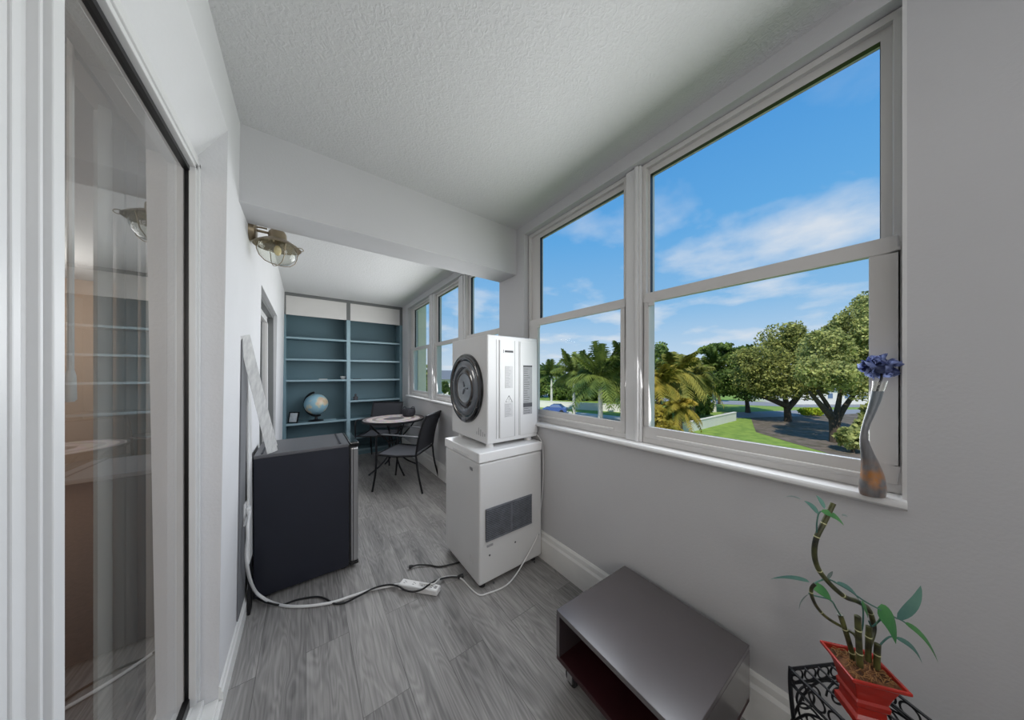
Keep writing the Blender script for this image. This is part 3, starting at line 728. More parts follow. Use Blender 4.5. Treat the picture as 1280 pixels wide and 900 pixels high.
for zs in (1.888, 1.567, 1.252, .606, .30, .09):
    for a, b in ((BXL+.05, XM0), (XM1, BXR-.045)):
        o = MB().box((a, BY+.022, zs-.024), (b, BB, zs)).build('shelf', M['teal'], bc)
        MB().box((a, BY+.004, zs-.026), (b, BY+.022, zs+.001)).build('shelf_edge', M['teal_edge'], o)
o = MB().box((XM1, BY+.022, .905-.024), (BXR-.045, BB, .905)).build('shelf', M['teal'], bc)
MB().box((XM1, BY+.004, .905-.026), (BXR-.045, BY+.022, .906)).build('shelf_edge', M['teal_edge'], o)

# things on the bookcase
def globe_mat():
    m = bpy.data.materials.new('globe_map'); m.use_nodes = True; nt = m.node_tree; n = nt.nodes; l = nt.links; b = n['Principled BSDF']
    b.inputs['Roughness'].default_value = .35
    tc = n.new('ShaderNodeTexCoord'); nz = n.new('ShaderNodeTexNoise'); nz.inputs['Scale'].default_value = 5.5; nz.inputs['Detail'].default_value = 6
    l.new(tc.outputs['Object'], nz.inputs['Vector'])
    rp = n.new('ShaderNodeValToRGB'); e = rp.color_ramp.elements
    e[0].position = .50; e[0].color = rgb(140, 178, 194); e[1].position = .54; e[1].color = rgb(196, 192, 168)
    x = e.new(.62); x.color = rgb(204, 176, 150); x = e.new(.70); x.color = rgb(150, 168, 120)
    l.new(nz.outputs['Fac'], rp.inputs['Fac']); l.new(rp.outputs['Color'], b.inputs['Base Color']); return m
GC = Vector((.128, 5.33, .868)); GR = .158
gb = thing('desk_globe', 'blue desk globe on dark stand on the bookcase shelf', 'globe', (GC.x, GC.y, .607))
TA = Matrix.Rotation(R(-22), 4, 'Y') @ Matrix.Rotation(R(20), 4, 'Z')
MB().ball((0, 0, 0), GR, 40, 24).build('sphere', globe_mat(), gb, smooth=True, loc=None).location = GC - Vector(gb.location) + Vector(gb.location)
gb.children[-1].location = GC
mer = MB(); pts = []
vr = Vector((CYW, -SY, 0))   # meridian plane roughly across the view
for i in range(25):
    a = R(100)+R(190)*i/24
    pts.append(GC + vr*math.cos(a)*(GR+.026) + Vector((0, 0, 1))*math.sin(a)*(GR+.026))
mer.tube(pts, [.016]*25, 8); mer.build('meridian_arc', M['dark_metal'], gb, smooth=True)
MB().lathe([(.0001, .607), (.105, .607), (.105, .614), (.060, .624), (.022, .634), (.016, .66), (.016, .700), (.0001, .702)], (GC.x, GC.y, 0), 28).build('base', M['dark_metal'], gb, smooth=True)
pf = thing('photo_frame', 'small black photo frame leaning on the lower shelf at the left end of the bookcase', 'photo frame', (-.18, 5.30, .607), rz=0)
PFM = Matrix.Translation((-.165, 5.27, .610)) @ Matrix.Rotation(R(-38), 4, 'Z') @ Matrix.Rotation(R(-12), 4, 'X')
fr = MB()
w, h = .075, .165
fr.box((-w, 0, 0), (w, .014, .016), PFM); fr.box((-w, 0, h-.016), (w, .014, h), PFM); fr.box((-w, 0, .016), (-w+.016, .014, h-.016), PFM); fr.box((w-.016, 0, .016), (w, .014, h-.016), PFM)
fr.build('frame', M['gloss_black'], pf); MB().box((-w+.014, .006, .014), (w-.014, .011, h-.014), PFM).build('picture', mat('pale_print', rgb(226, 230, 234), .4, var=.2, vscale=30), pf)
MB().box((-.01, .012, .02), (.01, .016, h*.6), PFM).build('easel_back', M['gloss_black'], pf)
p = at_Y(429, 473, 5.30)
cup = MB().lathe([(.0001, 1.253), (.022, 1.253), (.030, 1.262), (.040, 1.290), (.042, 1.302), (.038, 1.302), (.028, 1.266), (.0001, 1.262)], (p.x, 5.30, 0), 24).build('small_bowl', M['white_plastic'], smooth=True)
tag(cup, 'small white bowl on the bookcase shelf above the globe', 'bowl')
p = at_Y(404, 473, 5.28); tag(MB().box((p.x-.055, 5.26, 1.2525), (p.x+.055, 5.32, 1.262)).build('paper_packet', M['white_panel'], bevel=.002), 'flat white packet lying on the shelf left of the small bowl', 'packet')
p = at_Y(446, 473, 5.28); tag(MB().box((p.x-.06, 5.26, 1.2525), (p.x+.06, 5.31, 1.261)).build('dark_notepad', M['ink'], bevel=.002), 'flat dark notepad on the third shelf right of the centre upright', 'notepad')
p = at_Y(414, 527, 5.29); tag(MB().box((p.x-.10, 5.26, .6065), (p.x+.07, 5.40, .616)).build('thin_booklet', M['teal_edge'], bevel=.002), 'thin pale booklet lying on the shelf beside the globe', 'booklet')
p = at_Y(444.5, 497, 5.27)
fg = thing('dark_figurine', 'small dark seated figurine on the right-hand bookcase shelf', 'figurine', (p.x, 5.27, .9065))
q = MB(); q.lathe([(.0001, .9065), (.036, .9065), (.036, .918), (.026, .922), (.028, .945), (.024, .965), (.012, .975), (.0001, .976)], (p.x, 5.27, 0), 16); q.build('body', M['ink'], fg, smooth=True)
MB().ball((p.x, 5.27, .990), (.017, .017, .020), 12, 8).build('head', M['ink'], fg, smooth=True)
for s in (-1, 1): MB().tube([(p.x+s*.024, 5.27, .962), (p.x+s*.034, 5.262, .94), (p.x+s*.018, 5.245, .928)], .007, 8).build('arm', M['ink'], fg, smooth=True)

# ================================================================== BISTRO TABLE + CHAIRS
TX, TY, TZ = .985, 4.09, .722
bt = thing('bistro_table', 'round mosaic-topped metal bistro table between the two mesh chairs', 'table', (TX, TY, 0))
def mosaic():
    m = bpy.data.materials.new('mosaic_top'); m.use_nodes = True; nt = m.node_tree; n = nt.nodes; l = nt.links; b = n['Principled BSDF']; b.inputs['Roughness'].default_value = .3
    tc = n.new('ShaderNodeTexCoord'); ln = n.new('ShaderNodeVectorMath'); ln.operation = 'LENGTH'
    mp = n.new('ShaderNodeMapping'); mp.inputs['Scale'].default_value = (1, 1, 0); l.new(tc.outputs['Object'], mp.inputs['Vector']); l.new(mp.outputs['Vector'], ln.inputs[0])
    rp = n.new('ShaderNodeValToRGB'); rp.color_ramp.interpolation = 'CONSTANT'; e = rp.color_ramp.elements
    cs = [(0, (112, 106, 108)), (.13, (206, 196, 190)), (.23, (150, 138, 138)), (.27, (212, 202, 194)), (.34, (126, 110, 112)), (.375, (190, 180, 174))]
    e[0].position = 0; e[0].color = rgb(*cs[0][1]); e[1].position = cs[1][0]; e[1].color = rgb(*cs[1][1])
    for p_, c_ in cs[2:]: x = e.new(p_); x.color = rgb(*c_)
    l.new(ln.outputs['Value'], rp.inputs['Fac'])
    vo = n.new('ShaderNodeTexVoronoi'); vo.inputs['Scale'].default_value = 45; l.new(tc.outputs['Object'], vo.inputs['Vector'])
    mx = n.new('ShaderNodeMixRGB'); mx.blend_type = 'MULTIPLY'; mx.inputs[0].default_value = .35; l.new(rp.outputs['Color'], mx.inputs[1]); l.new(vo.outputs['Color'], mx.inputs[2]); l.new(mx.outputs[0], b.inputs['Base Color']); return m
o = MB().lathe([(.0001, -.001), (.385, -.001), (.385, -.018), (.0001, -.018)], (0, 0, 0), 56).build('tabletop', mosaic(), bt, smooth=True); o.location = (TX, TY, TZ)
MB().lathe([(.386, TZ-.022), (.402, TZ-.022), (.402, TZ+.001), (.386, TZ+.001), (.386, TZ-.022)], (TX, TY, 0), 56).build('rim', M['dark_metal'], bt, smooth=True)
for i in range(4):
    a = R(-12)+i*PI/2 - R(70)
    c, s_ = math.cos(a), math.sin(a)
    pth = [(TX+c*r, TY+s_*r, z) for r, z in ((.33, TZ-.022), (.26, .60), (.12, .46), (.055, .36), (.07, .24), (.18, .11), (.33, .012))]
    MB().tube(smooth_path(pth, 5), .011, 8).build('leg', M['dark_metal'], bt, smooth=True)
MB().tube([(TX+.075*math.cos(2*PI*i/20), TY+.075*math.sin(2*PI*i/20), .40) for i in range(20)], .008, 8, closed=True).build('ring_brace', M['dark_metal'], bt, smooth=True)

def make_chair(label, group):
    t = thing('patio_armchair', label, 'chair', (0, 0, 0), group)
    # local: +y is where the chair faces, origin between the feet
    hw = .245; r = .0115
    def q(mb, nm, m): return mb.build(nm, m, t, smooth=True)
    for s in (-1, 1):
        q(MB().tube(smooth_path([(s*(hw+.015), .275, 0), (s*hw, .245, .22), (s*hw, .235, .42), (s*hw, .235, .60), (s*hw, .215, .64), (s*hw, .16, .652)], 4), r, 8), 'leg', M['dark_metal'])
        q(MB().tube(smooth_path([(s*(hw+.01), -.315, 0), (s*hw, -.26, .22), (s*hw, -.235, .42)], 4), r, 8), 'leg', M['dark_metal'])
        q(MB().tube(smooth_path([(s*hw, .17, .652), (s*hw, .0, .645), (s*hw, -.18, .635), (s*hw, -.268, .63)], 4), [(.008, .021)]*13, 8), 'armrest', M['arm_metal'])
    fr = MB()
    for s in (-1, 1):
        fr.tube(smooth_path([(s*hw, -.235, .42), (s*hw, -.262, .60), (s*(hw-.002), -.315, .78), (s*(hw-.005), -.355, .865)], 4), r, 8)
        fr.tube([(s*hw, .235, .42), (s*hw, 0, .405), (s*hw, -.235, .42)], r, 8)
    fr.tube([(-hw, .235, .42), (hw, .235, .42)], r, 8); fr.tube([(-hw, -.235, .42), (hw, -.235, .42)], r, 8); fr.tube([(-hw+.005, -.355, .865), (hw-.005, -.355, .865)], r, 8)
    q(fr, 'frame', M['dark_metal'])
    se = MB(); N = 10
    for i in range(N):
        def z_(v): return .424-.022*math.sin(PI*v)
        a, b = i/N, (i+1)/N
        ya, yb = .24-.475*a, .24-.475*b
        se.add([(-hw+.004, ya, z_(a)), (hw-.004, ya, z_(a)), (hw-.004, yb, z_(b)), (-hw+.004, yb, z_(b)), (-hw+.004, ya, z_(a)-.006), (hw-.004, ya, z_(a)-.006), (hw-.004, yb, z_(b)-.006), (-hw+.004, yb, z_(b)-.006)], [(0, 1, 2, 3), (7, 6, 5, 4), (0, 3, 7, 4), (1, 5, 6, 2)])
    q(se, 'seat', M['sling'])
    bk = MB(); prof = smooth_path([(0, -.246, .46), (0, -.268, .60), (0, -.318, .78), (0, -.358, .868)], 4)
    for i in range(len(prof)-1):
        a, b = prof[i], prof[i+1]
        bk.add([(-hw+.004, a.y, a.z), (hw-.004, a.y, a.z), (hw-.004, b.y, b.z), (-hw+.004, b.y, b.z), (-hw+.004, a.y-.006, a.z), (hw-.004, a.y-.006, a.z), (hw-.004, b.y-.006, b.z), (-hw+.004, b.y-.006, b.z)], [(0, 1, 2, 3), (7, 6, 5, 4), (0, 3, 7, 4), (1, 5, 6, 2)])
    q(bk, 'backrest', M['sling_dark'])
    return t
def copy_tree(o, parent=None):
    c = o.copy(); COL.objects.link(c)
    if parent is not None: c.parent = parent
    for ch in list(o.children): copy_tree(ch, c)
    return c
ch1 = make_chair('charcoal mesh armchair in front of the bistro table, seat turned to the left', 'mesh patio armchairs')
ch2 = copy_tree(ch1); ch2['label'] = 'charcoal mesh armchair tucked behind the bistro table, nearest the bookcase'
ch1.location = (.985, 3.50, 0); ch1.rotation_euler = (0, 0, R(48))
ch2.location = (.915, 4.70, 0); ch2.rotation_euler = (0, 0, R(146))
# dark ribbed pot on the table
kx, ky = 1.215, 4.185
kt = thing('dark_basket', 'dark ribbed basket with two handles on the mosaic table', 'basket', (kx, ky, TZ))
prof = [(.0001, TZ+.002), (.065, TZ+.002), (.082, TZ+.02), (.088, TZ+.06), (.080, TZ+.105), (.074, TZ+.112), (.070, TZ+.105), (.076, TZ+.06), (.06, TZ+.02), (.0001, TZ+.016)]
MB().lathe(prof, (kx, ky, 0), 28).build('body', M['sling_dark'], kt, smooth=True)
rb = MB()
for i in range(22):
    a = 2*PI*i/22; rb.tube([(kx+r_*math.cos(a), ky+r_*math.sin(a), z) for r_, z in prof[1:5]], .0045, 6)
rb.build('rib', M['sling_dark'], kt, smooth=True)
for s in (-1, 1):
    MB().tube([(kx+s*.062*CYW+.022*math.cos(a)*CYW, ky-s*.062*SY-.022*math.cos(a)*SY, TZ+.105+.032*math.sin(a)) for a in [PI*i/10 for i in range(11)]], .006, 8).build('handle', M['sling_dark'], kt, smooth=True)

# ================================================================== VASE WITH BLUE FLOWER
def vase_mat():
    m = bpy.data.materials.new('art_glass'); m.use_nodes = True; nt = m.node_tree; n = nt.nodes; l = nt.links; b = n['Principled BSDF']
    b.inputs['Roughness'].default_value = .34; b.inputs['Coat Weight'].default_value = .1
    tc = n.new('ShaderNodeTexCoord'); sp = n.new('ShaderNodeSeparateXYZ'); l.new(tc.outputs['Object'], sp.inputs[0])
    mp = n.new('ShaderNodeMapping'); mp.inputs['Scale'].default_value = (1, 1, .22); l.new(tc.outputs['Object'], mp.inputs['Vector'])
    st_ = n.new('ShaderNodeTexNoise'); st_.inputs['Scale'].default_value = 70; st_.inputs['Detail'].default_value = 4; l.new(mp.outputs['Vector'], st_.inputs['Vector'])
    rp = n.new('ShaderNodeValToRGB'); e = rp.color_ramp.elements
    e[0].position = .3; e[0].color = rgb(84, 84, 86); e[1].position = .7; e[1].color = rgb(124, 124, 126)
    l.new(st_.outputs['Fac'], rp.inputs['Fac'])
    hz = n.new('ShaderNodeValToRGB'); e = hz.color_ramp.elements
    e[0].position = .0; e[0].color = (.25, .25, .25, 1); e[1].position = .115; e[1].color = (0, 0, 0, 1)
    for p_, v_ in ((.018, .25), (.030, 1), (.065, 1)): x = e.new(p_); x.color = (v_, v_, v_, 1)
    l.new(sp.outputs['Z'], hz.inputs['Fac'])
    bl = n.new('ShaderNodeTexNoise'); bl.inputs['Scale'].default_value = 30; bl.inputs['Detail'].default_value = 3; l.new(tc.outputs['Object'], bl.inputs['Vector'])
    br = n.new('ShaderNodeValToRGB'); br.color_ramp.elements[0].position = .36; br.color_ramp.elements[1].position = .66; l.new(bl.outputs['Fac'], br.inputs['Fac'])
    mu = n.new('ShaderNodeMath'); mu.operation = 'MULTIPLY'; l.new(hz.outputs['Color'], mu.inputs[0]); l.new(br.outputs['Color'], mu.inputs[1])
    mx = n.new('ShaderNodeMixRGB'); mx.inputs['Color2'].default_value = rgb(172, 112, 48); l.new(mu.outputs[0], mx.inputs['Fac']); l.new(rp.outputs['Color'], mx.inputs['Color1'])
    tz = n.new('ShaderNodeMapRange'); tz.inputs['From Min'].default_value = .16; tz.inputs['From Max'].default_value = .30; tz.inputs['To Max'].default_value = .7; l.new(sp.outputs['Z'], tz.inputs['Value'])
    m2 = n.new('ShaderNodeMixRGB'); m2.inputs['Color2'].default_value = rgb(82, 98, 106); l.new(tz.outputs[0], m2.inputs['Fac']); l.new(mx.outputs['Color'], m2.inputs['Color1'])
    l.new(m2.outputs['Color'], b.inputs['Base Color']); return m
VD = .832
vb = at_d(1091, 612, VD); VZ = .9855
va = thing('glass_vase', 'slender twisted grey art-glass vase with amber patch on the window sill', 'vase', (vb.x, vb.y, VZ))
vp = []; vr_ = []
for px, py, wpx in ((1090.5, 617, 31), (1090.5, 611, 33.5), (1090.5, 603, 33), (1090.5, 592, 29.5), (1088, 578, 23), (1084, 564, 16.5), (1080.5, 550, 11.5), (1080, 541, 9.5), (1083, 528, 10), (1088.5, 514, 12), (1093.5, 500, 14), (1097, 487, 15.5)):
    p = at_d(px, py, VD); vp.append(p); vr_.append(wpx*VD/FPX/2*.78)
dz = VZ+.001-vp[0].z
vp = [p+Vector((0, 0, dz)) for p in vp]
P = smooth_path(vp, 4); Rr = []
for i in range(len(vp)-1):
    for k in range(4): Rr.append(vr_[i]+(vr_[i+1]-vr_[i])*k/4)
Rr.append(vr_[-1])
def vlathe(P, Rr, sq=.72):
    mb = MB(); o = 0; n = 24; vw = Vector((CYW, -SY, 0)); vd = Vector((SY, CYW, 0))
    for p, r in zip(P, Rr):
        for j in range(n):
            a = 2*PI*j/n; mb.v.append(tuple(p+vw*math.cos(a)*r+vd*math.sin(a)*r*sq))
    for i in range(len(P)-1):
        for j in range(n):
            j2 = (j+1) % n; mb.f.append((i*n+j, i*n+j2, (i+1)*n+j2, (i+1)*n+j)); mb.mi.append(0)
    mb.f.append(tuple(range(n))); mb.mi.append(0); return mb
vo = vlathe(P, Rr); ob = vo.build('body', vase_mat(), va, smooth=True, loc=(vb.x, vb.y, VZ)); ob.location = (0, 0, 0)
tp = vp[-1]; tq = [tp, tp+Vector((.004*CYW, -.004*SY, .012)), tp+Vector((.008*CYW, -.008*SY, .03))]
vlathe(tq, [vr_[-1], vr_[-1]*1.05, vr_[-1]*1.2]).build('clear_neck', M['clear'], va, smooth=True)
fl_ = thing('blue_flower', 'dark blue ruffled fabric flower standing in the glass vase', 'artificial flower', tuple(at_d(1101, 458, VD)))
FC = at_d(1102, 457, VD); dzf = Vector((0, 0, dz))
FC = FC+dzf*.5
M['petal'] = leaf_mat('blue_petal', rgb(40, 48, 88), rgb(128, 140, 182), 45, .6, .45)
pet = []
for i in range(26):
    d = Vector((random.gauss(0, 1), random.gauss(0, 1), random.gauss(0, .75))).normalized()
    sd = d.orthogonal().normalized(); sd = Matrix.Rotation(random.uniform(0, 6.28), 3, d) @ sd; nn = d.cross(sd)
    Lp = random.uniform(.032, .046)*(.85 if abs(d.z) > .7 else 1); wp_ = random.uniform(.012, .020); q = MB(); N = 5
    for k in range(N+1):
        t = k/N; w_ = wp_*math.sin(PI*(.12+.80*t))**.7; c = FC + d*Lp*t + nn*(.016*t*t)
        for j in (-1, -.4, .4, 1):
            q.v.append(tuple(c+sd*w_*j+nn*(.007*math.sin(j*5+i+3*t))*(.4+t)))
    for k in range(N):
        for j in range(3): q.f.append((k*4+j, k*4+j+1, k*4+j+5, k*4+j+4)); q.mi.append(0)
    q.build('petal', M['petal'], fl_, smooth=True)
MB().ball(tuple(FC), .022, 12, 8).build('flower_centre', M['petal'], fl_, smooth=True)
MB().tube([FC, FC+Vector((-.004, 0, -.035)), vp[-1]+Vector((0, 0, .004)), vp[-2]], .003, 6).build('stem', M['iron'], fl_)

# ================================================================== PLANT STAND
ZS = .490
A0 = Vector((1.134, .166, 0)); ra = R(-31)
ea = Vector((math.cos(ra), math.sin(ra), 0)); eb = Vector((math.sin(ra), -math.cos(ra), 0)); SD = .215
ctr = A0+ea*SD/2+eb*SD/2
sd_ = thing('plant_stand', 'black scrolled wrought-iron plant stand under the window, holding the red pot', 'plant stand', (ctr.x, ctr.y, 0))
def S(a, b, z): return A0+ea*(a*SD)+eb*(b*SD)+Vector((0, 0, z))
fr = MB()
for z, r in ((ZS, .0042), (ZS-.042, .0036)):
    cs = [S(0, 0, z), S(1, 0, z), S(1, 1, z), S(0, 1, z)]
    for i in range(4): fr.tube([cs[i], cs[(i+1) % 4]], r, 6)
fr.build('top_frame', M['iron'], sd_)
for t in (.2, .4, .6, .8): MB().tube([S(t, 0, ZS), S(t, 1, ZS)], .003, 6).build('top_bar', M['iron'], sd_)
for a, b in ((0, 0), (1, 0), (1, 1), (0, 1)):
    oa, ob_ = (a-.5)*.22, (b-.5)*.22
    MB().tube(smooth_path([S(a, b, ZS+.004), S(a, b, ZS-.06), S(a-oa*.3, b-ob_*.3, .30), S(a-oa*.5, b-ob_*.5, .18), S(a, b, .05), S(a+oa*.35, b+ob_*.35, .005)], 5), .0052, 8).build('leg', M['iron'], sd_, smooth=True)
sides = [(lambda t, z: S(t, 0, z)), (lambda t, z: S(1, t, z)), (lambda t, z: S(1-t, 1, z)), (lambda t, z: S(0, 1-t, z))]
for fn in sides:
    q = MB(); hh = .021
    for k in range(5):
        t0_ = .1+.2*k
        q.tube([fn(t0_+hh*.86/SD*math.cos(a), ZS-.021+hh*.86*math.sin(a)) for a in [2*PI*i/18 for i in range(18)]], .0024, 6, closed=True)
    for cxx, sg in ((.25, 1), (.75, -1)):           # lower C scrolls
        pts = []
        for i in range(34):
            a = i/33*PI*3.1; rr = .044*(1-.72*i/33)
            pts.append(fn(cxx+sg*(rr*math.cos(a))/SD, ZS-.092+rr*math.sin(a)))
        q.tube(pts, .0028, 6)
    q.tube(smooth_path([fn(0, ZS-.16), fn(.22, ZS-.075), fn(.5, ZS-.046), fn(.78, ZS-.075), fn(1, ZS-.16)], 6), .003, 6)
    q.build('scrollwork', M['iron'], sd_, smooth=True)
lo = MB(); cs = [S(.1, .1, .18), S(.9, .1, .18), S(.9, .9, .18), S(.1, .9, .18)]
for i in range(4): lo.tube([cs[i], cs[(i+1) % 4]], .0035, 6)
lo.tube([cs[0], cs[2]], .003, 6); lo.tube([cs[1], cs[3]], .003, 6); lo.build('lower_brace', M['iron'], sd_)

# ================================================================== POT + LUCKY BAMBOO
PC = Vector((1.122, .036, 0)); RIM = .620
pt = thing('square_flowerpot', 'small red glazed square flowerpot with flared rim on the iron stand', 'flowerpot', (PC.x, PC.y, ZS+.004))
pa_ = R(-54)
def sq(h, z): 
    return [PC+Matrix.Rotation(pa_, 3, 'Z') @ Vector((sx*h, sy*h, 0))+Vector((0, 0, z)) for sx, sy in ((-1, -1), (1, -1), (1, 1), (-1, 1))]
z0 = ZS+.0045
lev = [(.033, z0), (.034, z0+.016), (.028, z0+.024), (.027, z0+.040), (.031, z0+.046), (.032, z0+.056), (.029, z0+.062), (.033, z0+.082), (.040, RIM-.018), (.050, RIM-.009), (.0525, RIM-.006), (.0525, RIM), (.0475, RIM), (.044, RIM-.014)]
q = MB()
for h, z in lev: q.v += [tuple(p) for p in sq(h, z)]
for i in range(len(lev)-1):
    for j in range(4): j2 = (j+1) % 4; q.f.append((i*4+j, i*4+j2, i*4+4+j2, i*4+4+j)); q.mi.append(0)
q.f.append((3, 2, 1, 0)); q.mi.append(0)
q.build('pot', M['red_pot'], pt, bevel=.0015)
q = MB(); N = 8; hs = .0455; vs = []
for i in range(N+1):
    for j in range(N+1):
        p = PC+Matrix.Rotation(pa_, 3, 'Z') @ Vector((-hs+2*hs*i/N, -hs+2*hs*j/N, 0)); q.v.append((p.x, p.y, RIM-.009+random.uniform(-.003, .003)))
for i in range(N):
    for j in range(N): q.f.append((i*(N+1)+j, (i+1)*(N+1)+j, (i+1)*(N+1)+j+1, i*(N+1)+j+1)); q.mi.append(0)
q.build('potting_fibre', M['soil'], pt, smooth=True)
q = MB()
for i in range(90):
    p = PC+Matrix.Rotation(pa_, 3, 'Z') @ Vector((random.uniform(-.038, .038), random.uniform(-.038, .038), 0)); a = random.uniform(0, 6.28); L_ = random.uniform(.004, .010)
    b_ = Vector((math.cos(a), math.sin(a), 0)); p.z = RIM-.005+random.uniform(-.002, .003)
    q.tube([p-b_*L_, p+Vector((0, 0, .004)), p+b_*L_+Vector((random.uniform(-.004, .004), 0, 0))], .0008, 4)
o = q.build('coco_strands', M['fibre'], pt); o['kind'] = 'stuff'

PD = .692
lb = thing('lucky_bamboo', 'curly lucky bamboo with twisting canes and green leaves growing from the red pot', 'plant', (PC.x, PC.y, RIM-.01))
def cane(pxs, r, nodes=(), top_open=True, dd=0):
    pts = [at_d(x, y, PD+dd+(k if k else 0)) for x, y, *kk in pxs for k in [kk[0] if kk else 0]]
    r *= .86; p = smooth_path(pts, 5); o = MB().tube(p, r, 12).build('cane', M['cane'], lb, smooth=True)
    for f_ in nodes:
        i = min(int(f_*(len(p)-1)), len(p)-2); t = (p[i+1]-p[i]).normalized()
        MB().tube([p[i]-t*.0012, p[i]+t*.0012], r*1.10, 12).build('node_ring', M['node'], o, smooth=True)
    return p
cane(((1041.5, 629), (1035, 643), (1028, 657), (1021, 671), (1018, 686), (1019, 700), (1024, 713), (1034, 726), (1046, 738), (1058, 747), (1072, 752, .01), (1086, 762, .03), (1092, 785, .03), (1086, 808, .02), (1086, 826, .012)), .0062, (.14, .22, .43, .62, .8))
cane(((1041, 777, .03), (1030, 769, .02), (1020, 757, .01), (1014.5, 744, 0), (1014.5, 735, -.005), (1019, 730, -.008)), .0042, (.3, .7))
cane(((1041, 777, .03), (1055, 785, .03), (1068, 793, .012), (1074, 806, .004)), .0042, (.4,))
cane(((1050, 768, .02), (1056, 786, .02), (1064, 812, .02), (1066, 824, .02)), .0062, (.35, .75), dd=.0)
cane(((1072, 770), (1073, 792), (1074, 812), (1075, 833)), .0068, (.3, .78))
cane(((1086, 783, .012), (1085.5, 800, .012), (1085, 826, .012)), .0064, (.45,))
cane(((1097, 805), (1096.5, 818), (1096, 836)), .0068, (.5,))
def leaf(base, tip, wpx, m, droop=0.0, d0=0, d1=0, bend=(0, 0), tilt=.5):
    a = at_d(base[0], base[1], PD+d0); b = at_d(tip[0], tip[1], PD+d1)
    mid = at_d((base[0]+tip[0])/2+bend[0], (base[1]+tip[1])/2+bend[1], PD+(d0+d1)/2-droop)
    w = wpx*PD/FPX/2*.70; N = 10; q = MB()
    vdir = Vector((SY, CYW, 0))
    cs = [(a*(1-t)**2+mid*2*t*(1-t)+b*t*t) for t in [k/N for k in range(N+1)]]
    for k in range(N+1):
        t = k/N; tg = (cs[min(k+1, N)]-cs[max(k-1, 0)]).normalized()
        sd = tg.cross(vdir)
        if sd.length < .05: sd = tg.orthogonal()
        sd.normalize(); nn = sd.cross(tg).normalized(); sd = (sd*math.cos(tilt)+nn*math.sin(tilt)).normalized(); nn = sd.cross(tg).normalized()
        ww = w*(math.sin(PI*min(1, t*.93+.035)**.75)**.9 if 0 < t < 1 else .02)
        for j, dn in ((-1, .25), (0, 0), (1, .25)): q.v.append(tuple(cs[k]+sd*ww*j+nn*ww*dn))
    for k in range(N):
        for j in range(2): q.f.append((k*3+j, k*3+j+1, k*3+j+4, k*3+j+3)); q.mi.append(0)
    o = q.build('leaf', m, lb, smooth=True, fix=False)
    return o
leaf((1012, 728), (963, 724), 12, M['leaf_blue'], bend=(0, -7))
leaf((1014, 732), (1040, 753), 18, M['leaf'], bend=(9, -5))
leaf((1011, 743), (999, 763), 8, M['leaf_grey'], bend=(-5, -2))
leaf((1121, 774), (1151, 732), 18, M['leaf_blue'], bend=(13, 9), tilt=.3)
leaf((1130, 778), (1173, 829), 11, M['leaf'], bend=(10, -12))
leaf((1119, 797), (1153, 830), 9, M['leaf_blue'], bend=(10, -9))
leaf((1097, 759), (1120, 805), 27, M['leaf'], bend=(11, -11), d0=-.02, d1=-.03, tilt=.15)
leaf((1077, 752), (1085, 773), 12, M['leaf'], bend=(5, -2), d0=-.005)
leaf((1045, 728), (1075, 752), 7, M['leaf_blue'], bend=(6, -8), d0=-.01)
leaf((1104, 770), (1096, 782), 9, M['leaf'], bend=(-5, 2), d0=.01)
leaf((1038, 726), (1024, 727), 6, M['leaf_blue'], bend=(0, -6))
leaf((1034, 724), (1041, 714), 5, M['leaf_grey'], bend=(1, -1))
leaf((1026, 639), (1055, 657), 11, M['leaf'], bend=(6, -7), d0=-.01)
leaf((1023, 643), (1005, 626), 7, M['leaf_blue'], bend=(2, -4))
leaf((1031, 636), (1020, 619), 6, M['leaf_blue'], bend=(2, -2))
leaf((1003, 625), (978, 623), 3, M['leaf_grey'], bend=(-2, -7))
leaf((1052, 644), (1060, 646), 4, M['leaf_grey'], bend=(1, -2))
for pts in (((1086, 776, .012), (1090, 783, .01), (1098, 777, .01), (1108, 770, 0), (1122, 773, 0)), ((1096, 812), (1103, 803), (1112, 796), (1121, 797)), ((1122, 773), (1128, 776), (1131, 778)), ((1042, 727, -.01), (1060, 737, -.015), (1080, 751, -.02), (1100, 762, -.02), (1112, 768, -.01), (1121, 773)), ((1073, 800), (1078, 785), (1079, 765), (1077, 753)), ((1021, 668), (1021, 655), (1023, 643), (1026, 639)), ((1013, 737), (1020, 728), (1034, 724), (1045, 728, -.01)), ((1051, 770, .02), (1045, 760), (1038, 750), (1020, 745), (1011, 742))):
    pts = [at_d(p[0], p[1], PD+(p[2] if len(p) > 2 else 0)) for p in pts]
    MB().tube(smooth_path(pts, 5), .0017, 6).build('stem', M['leaf_blue'], lb, smooth=True)

# ================================================================== OUTSIDE
GZ = -5.0
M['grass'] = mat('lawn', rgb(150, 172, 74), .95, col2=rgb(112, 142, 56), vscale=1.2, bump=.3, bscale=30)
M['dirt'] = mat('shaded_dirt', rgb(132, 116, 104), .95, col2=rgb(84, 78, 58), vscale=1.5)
M['asphalt'] = mat('asphalt', rgb(150, 150, 152), .9, var=.1, vscale=2)
M['concrete'] = mat('pale_concrete', rgb(216, 212, 202), .9, var=.08, vscale=2)
M['outwall'] = mat('white_garden_wall', rgb(236, 232, 222), .85, var=.05, vscale=2)
M['bark'] = mat('oak_bark', rgb(92, 80, 68), .95, var=.4, vscale=6)
M['palmbark'] = mat('pale_palm_trunk', rgb(222, 218, 206), .8, var=.12, vscale=3)
M['fanbark'] = mat('fan_palm_trunk', rgb(120, 104, 84), .9, var=.4, vscale=6)
M['oak'] = leaf_mat('oak_leaves', rgb(74, 84, 42), rgb(190, 190, 108), 1.4)
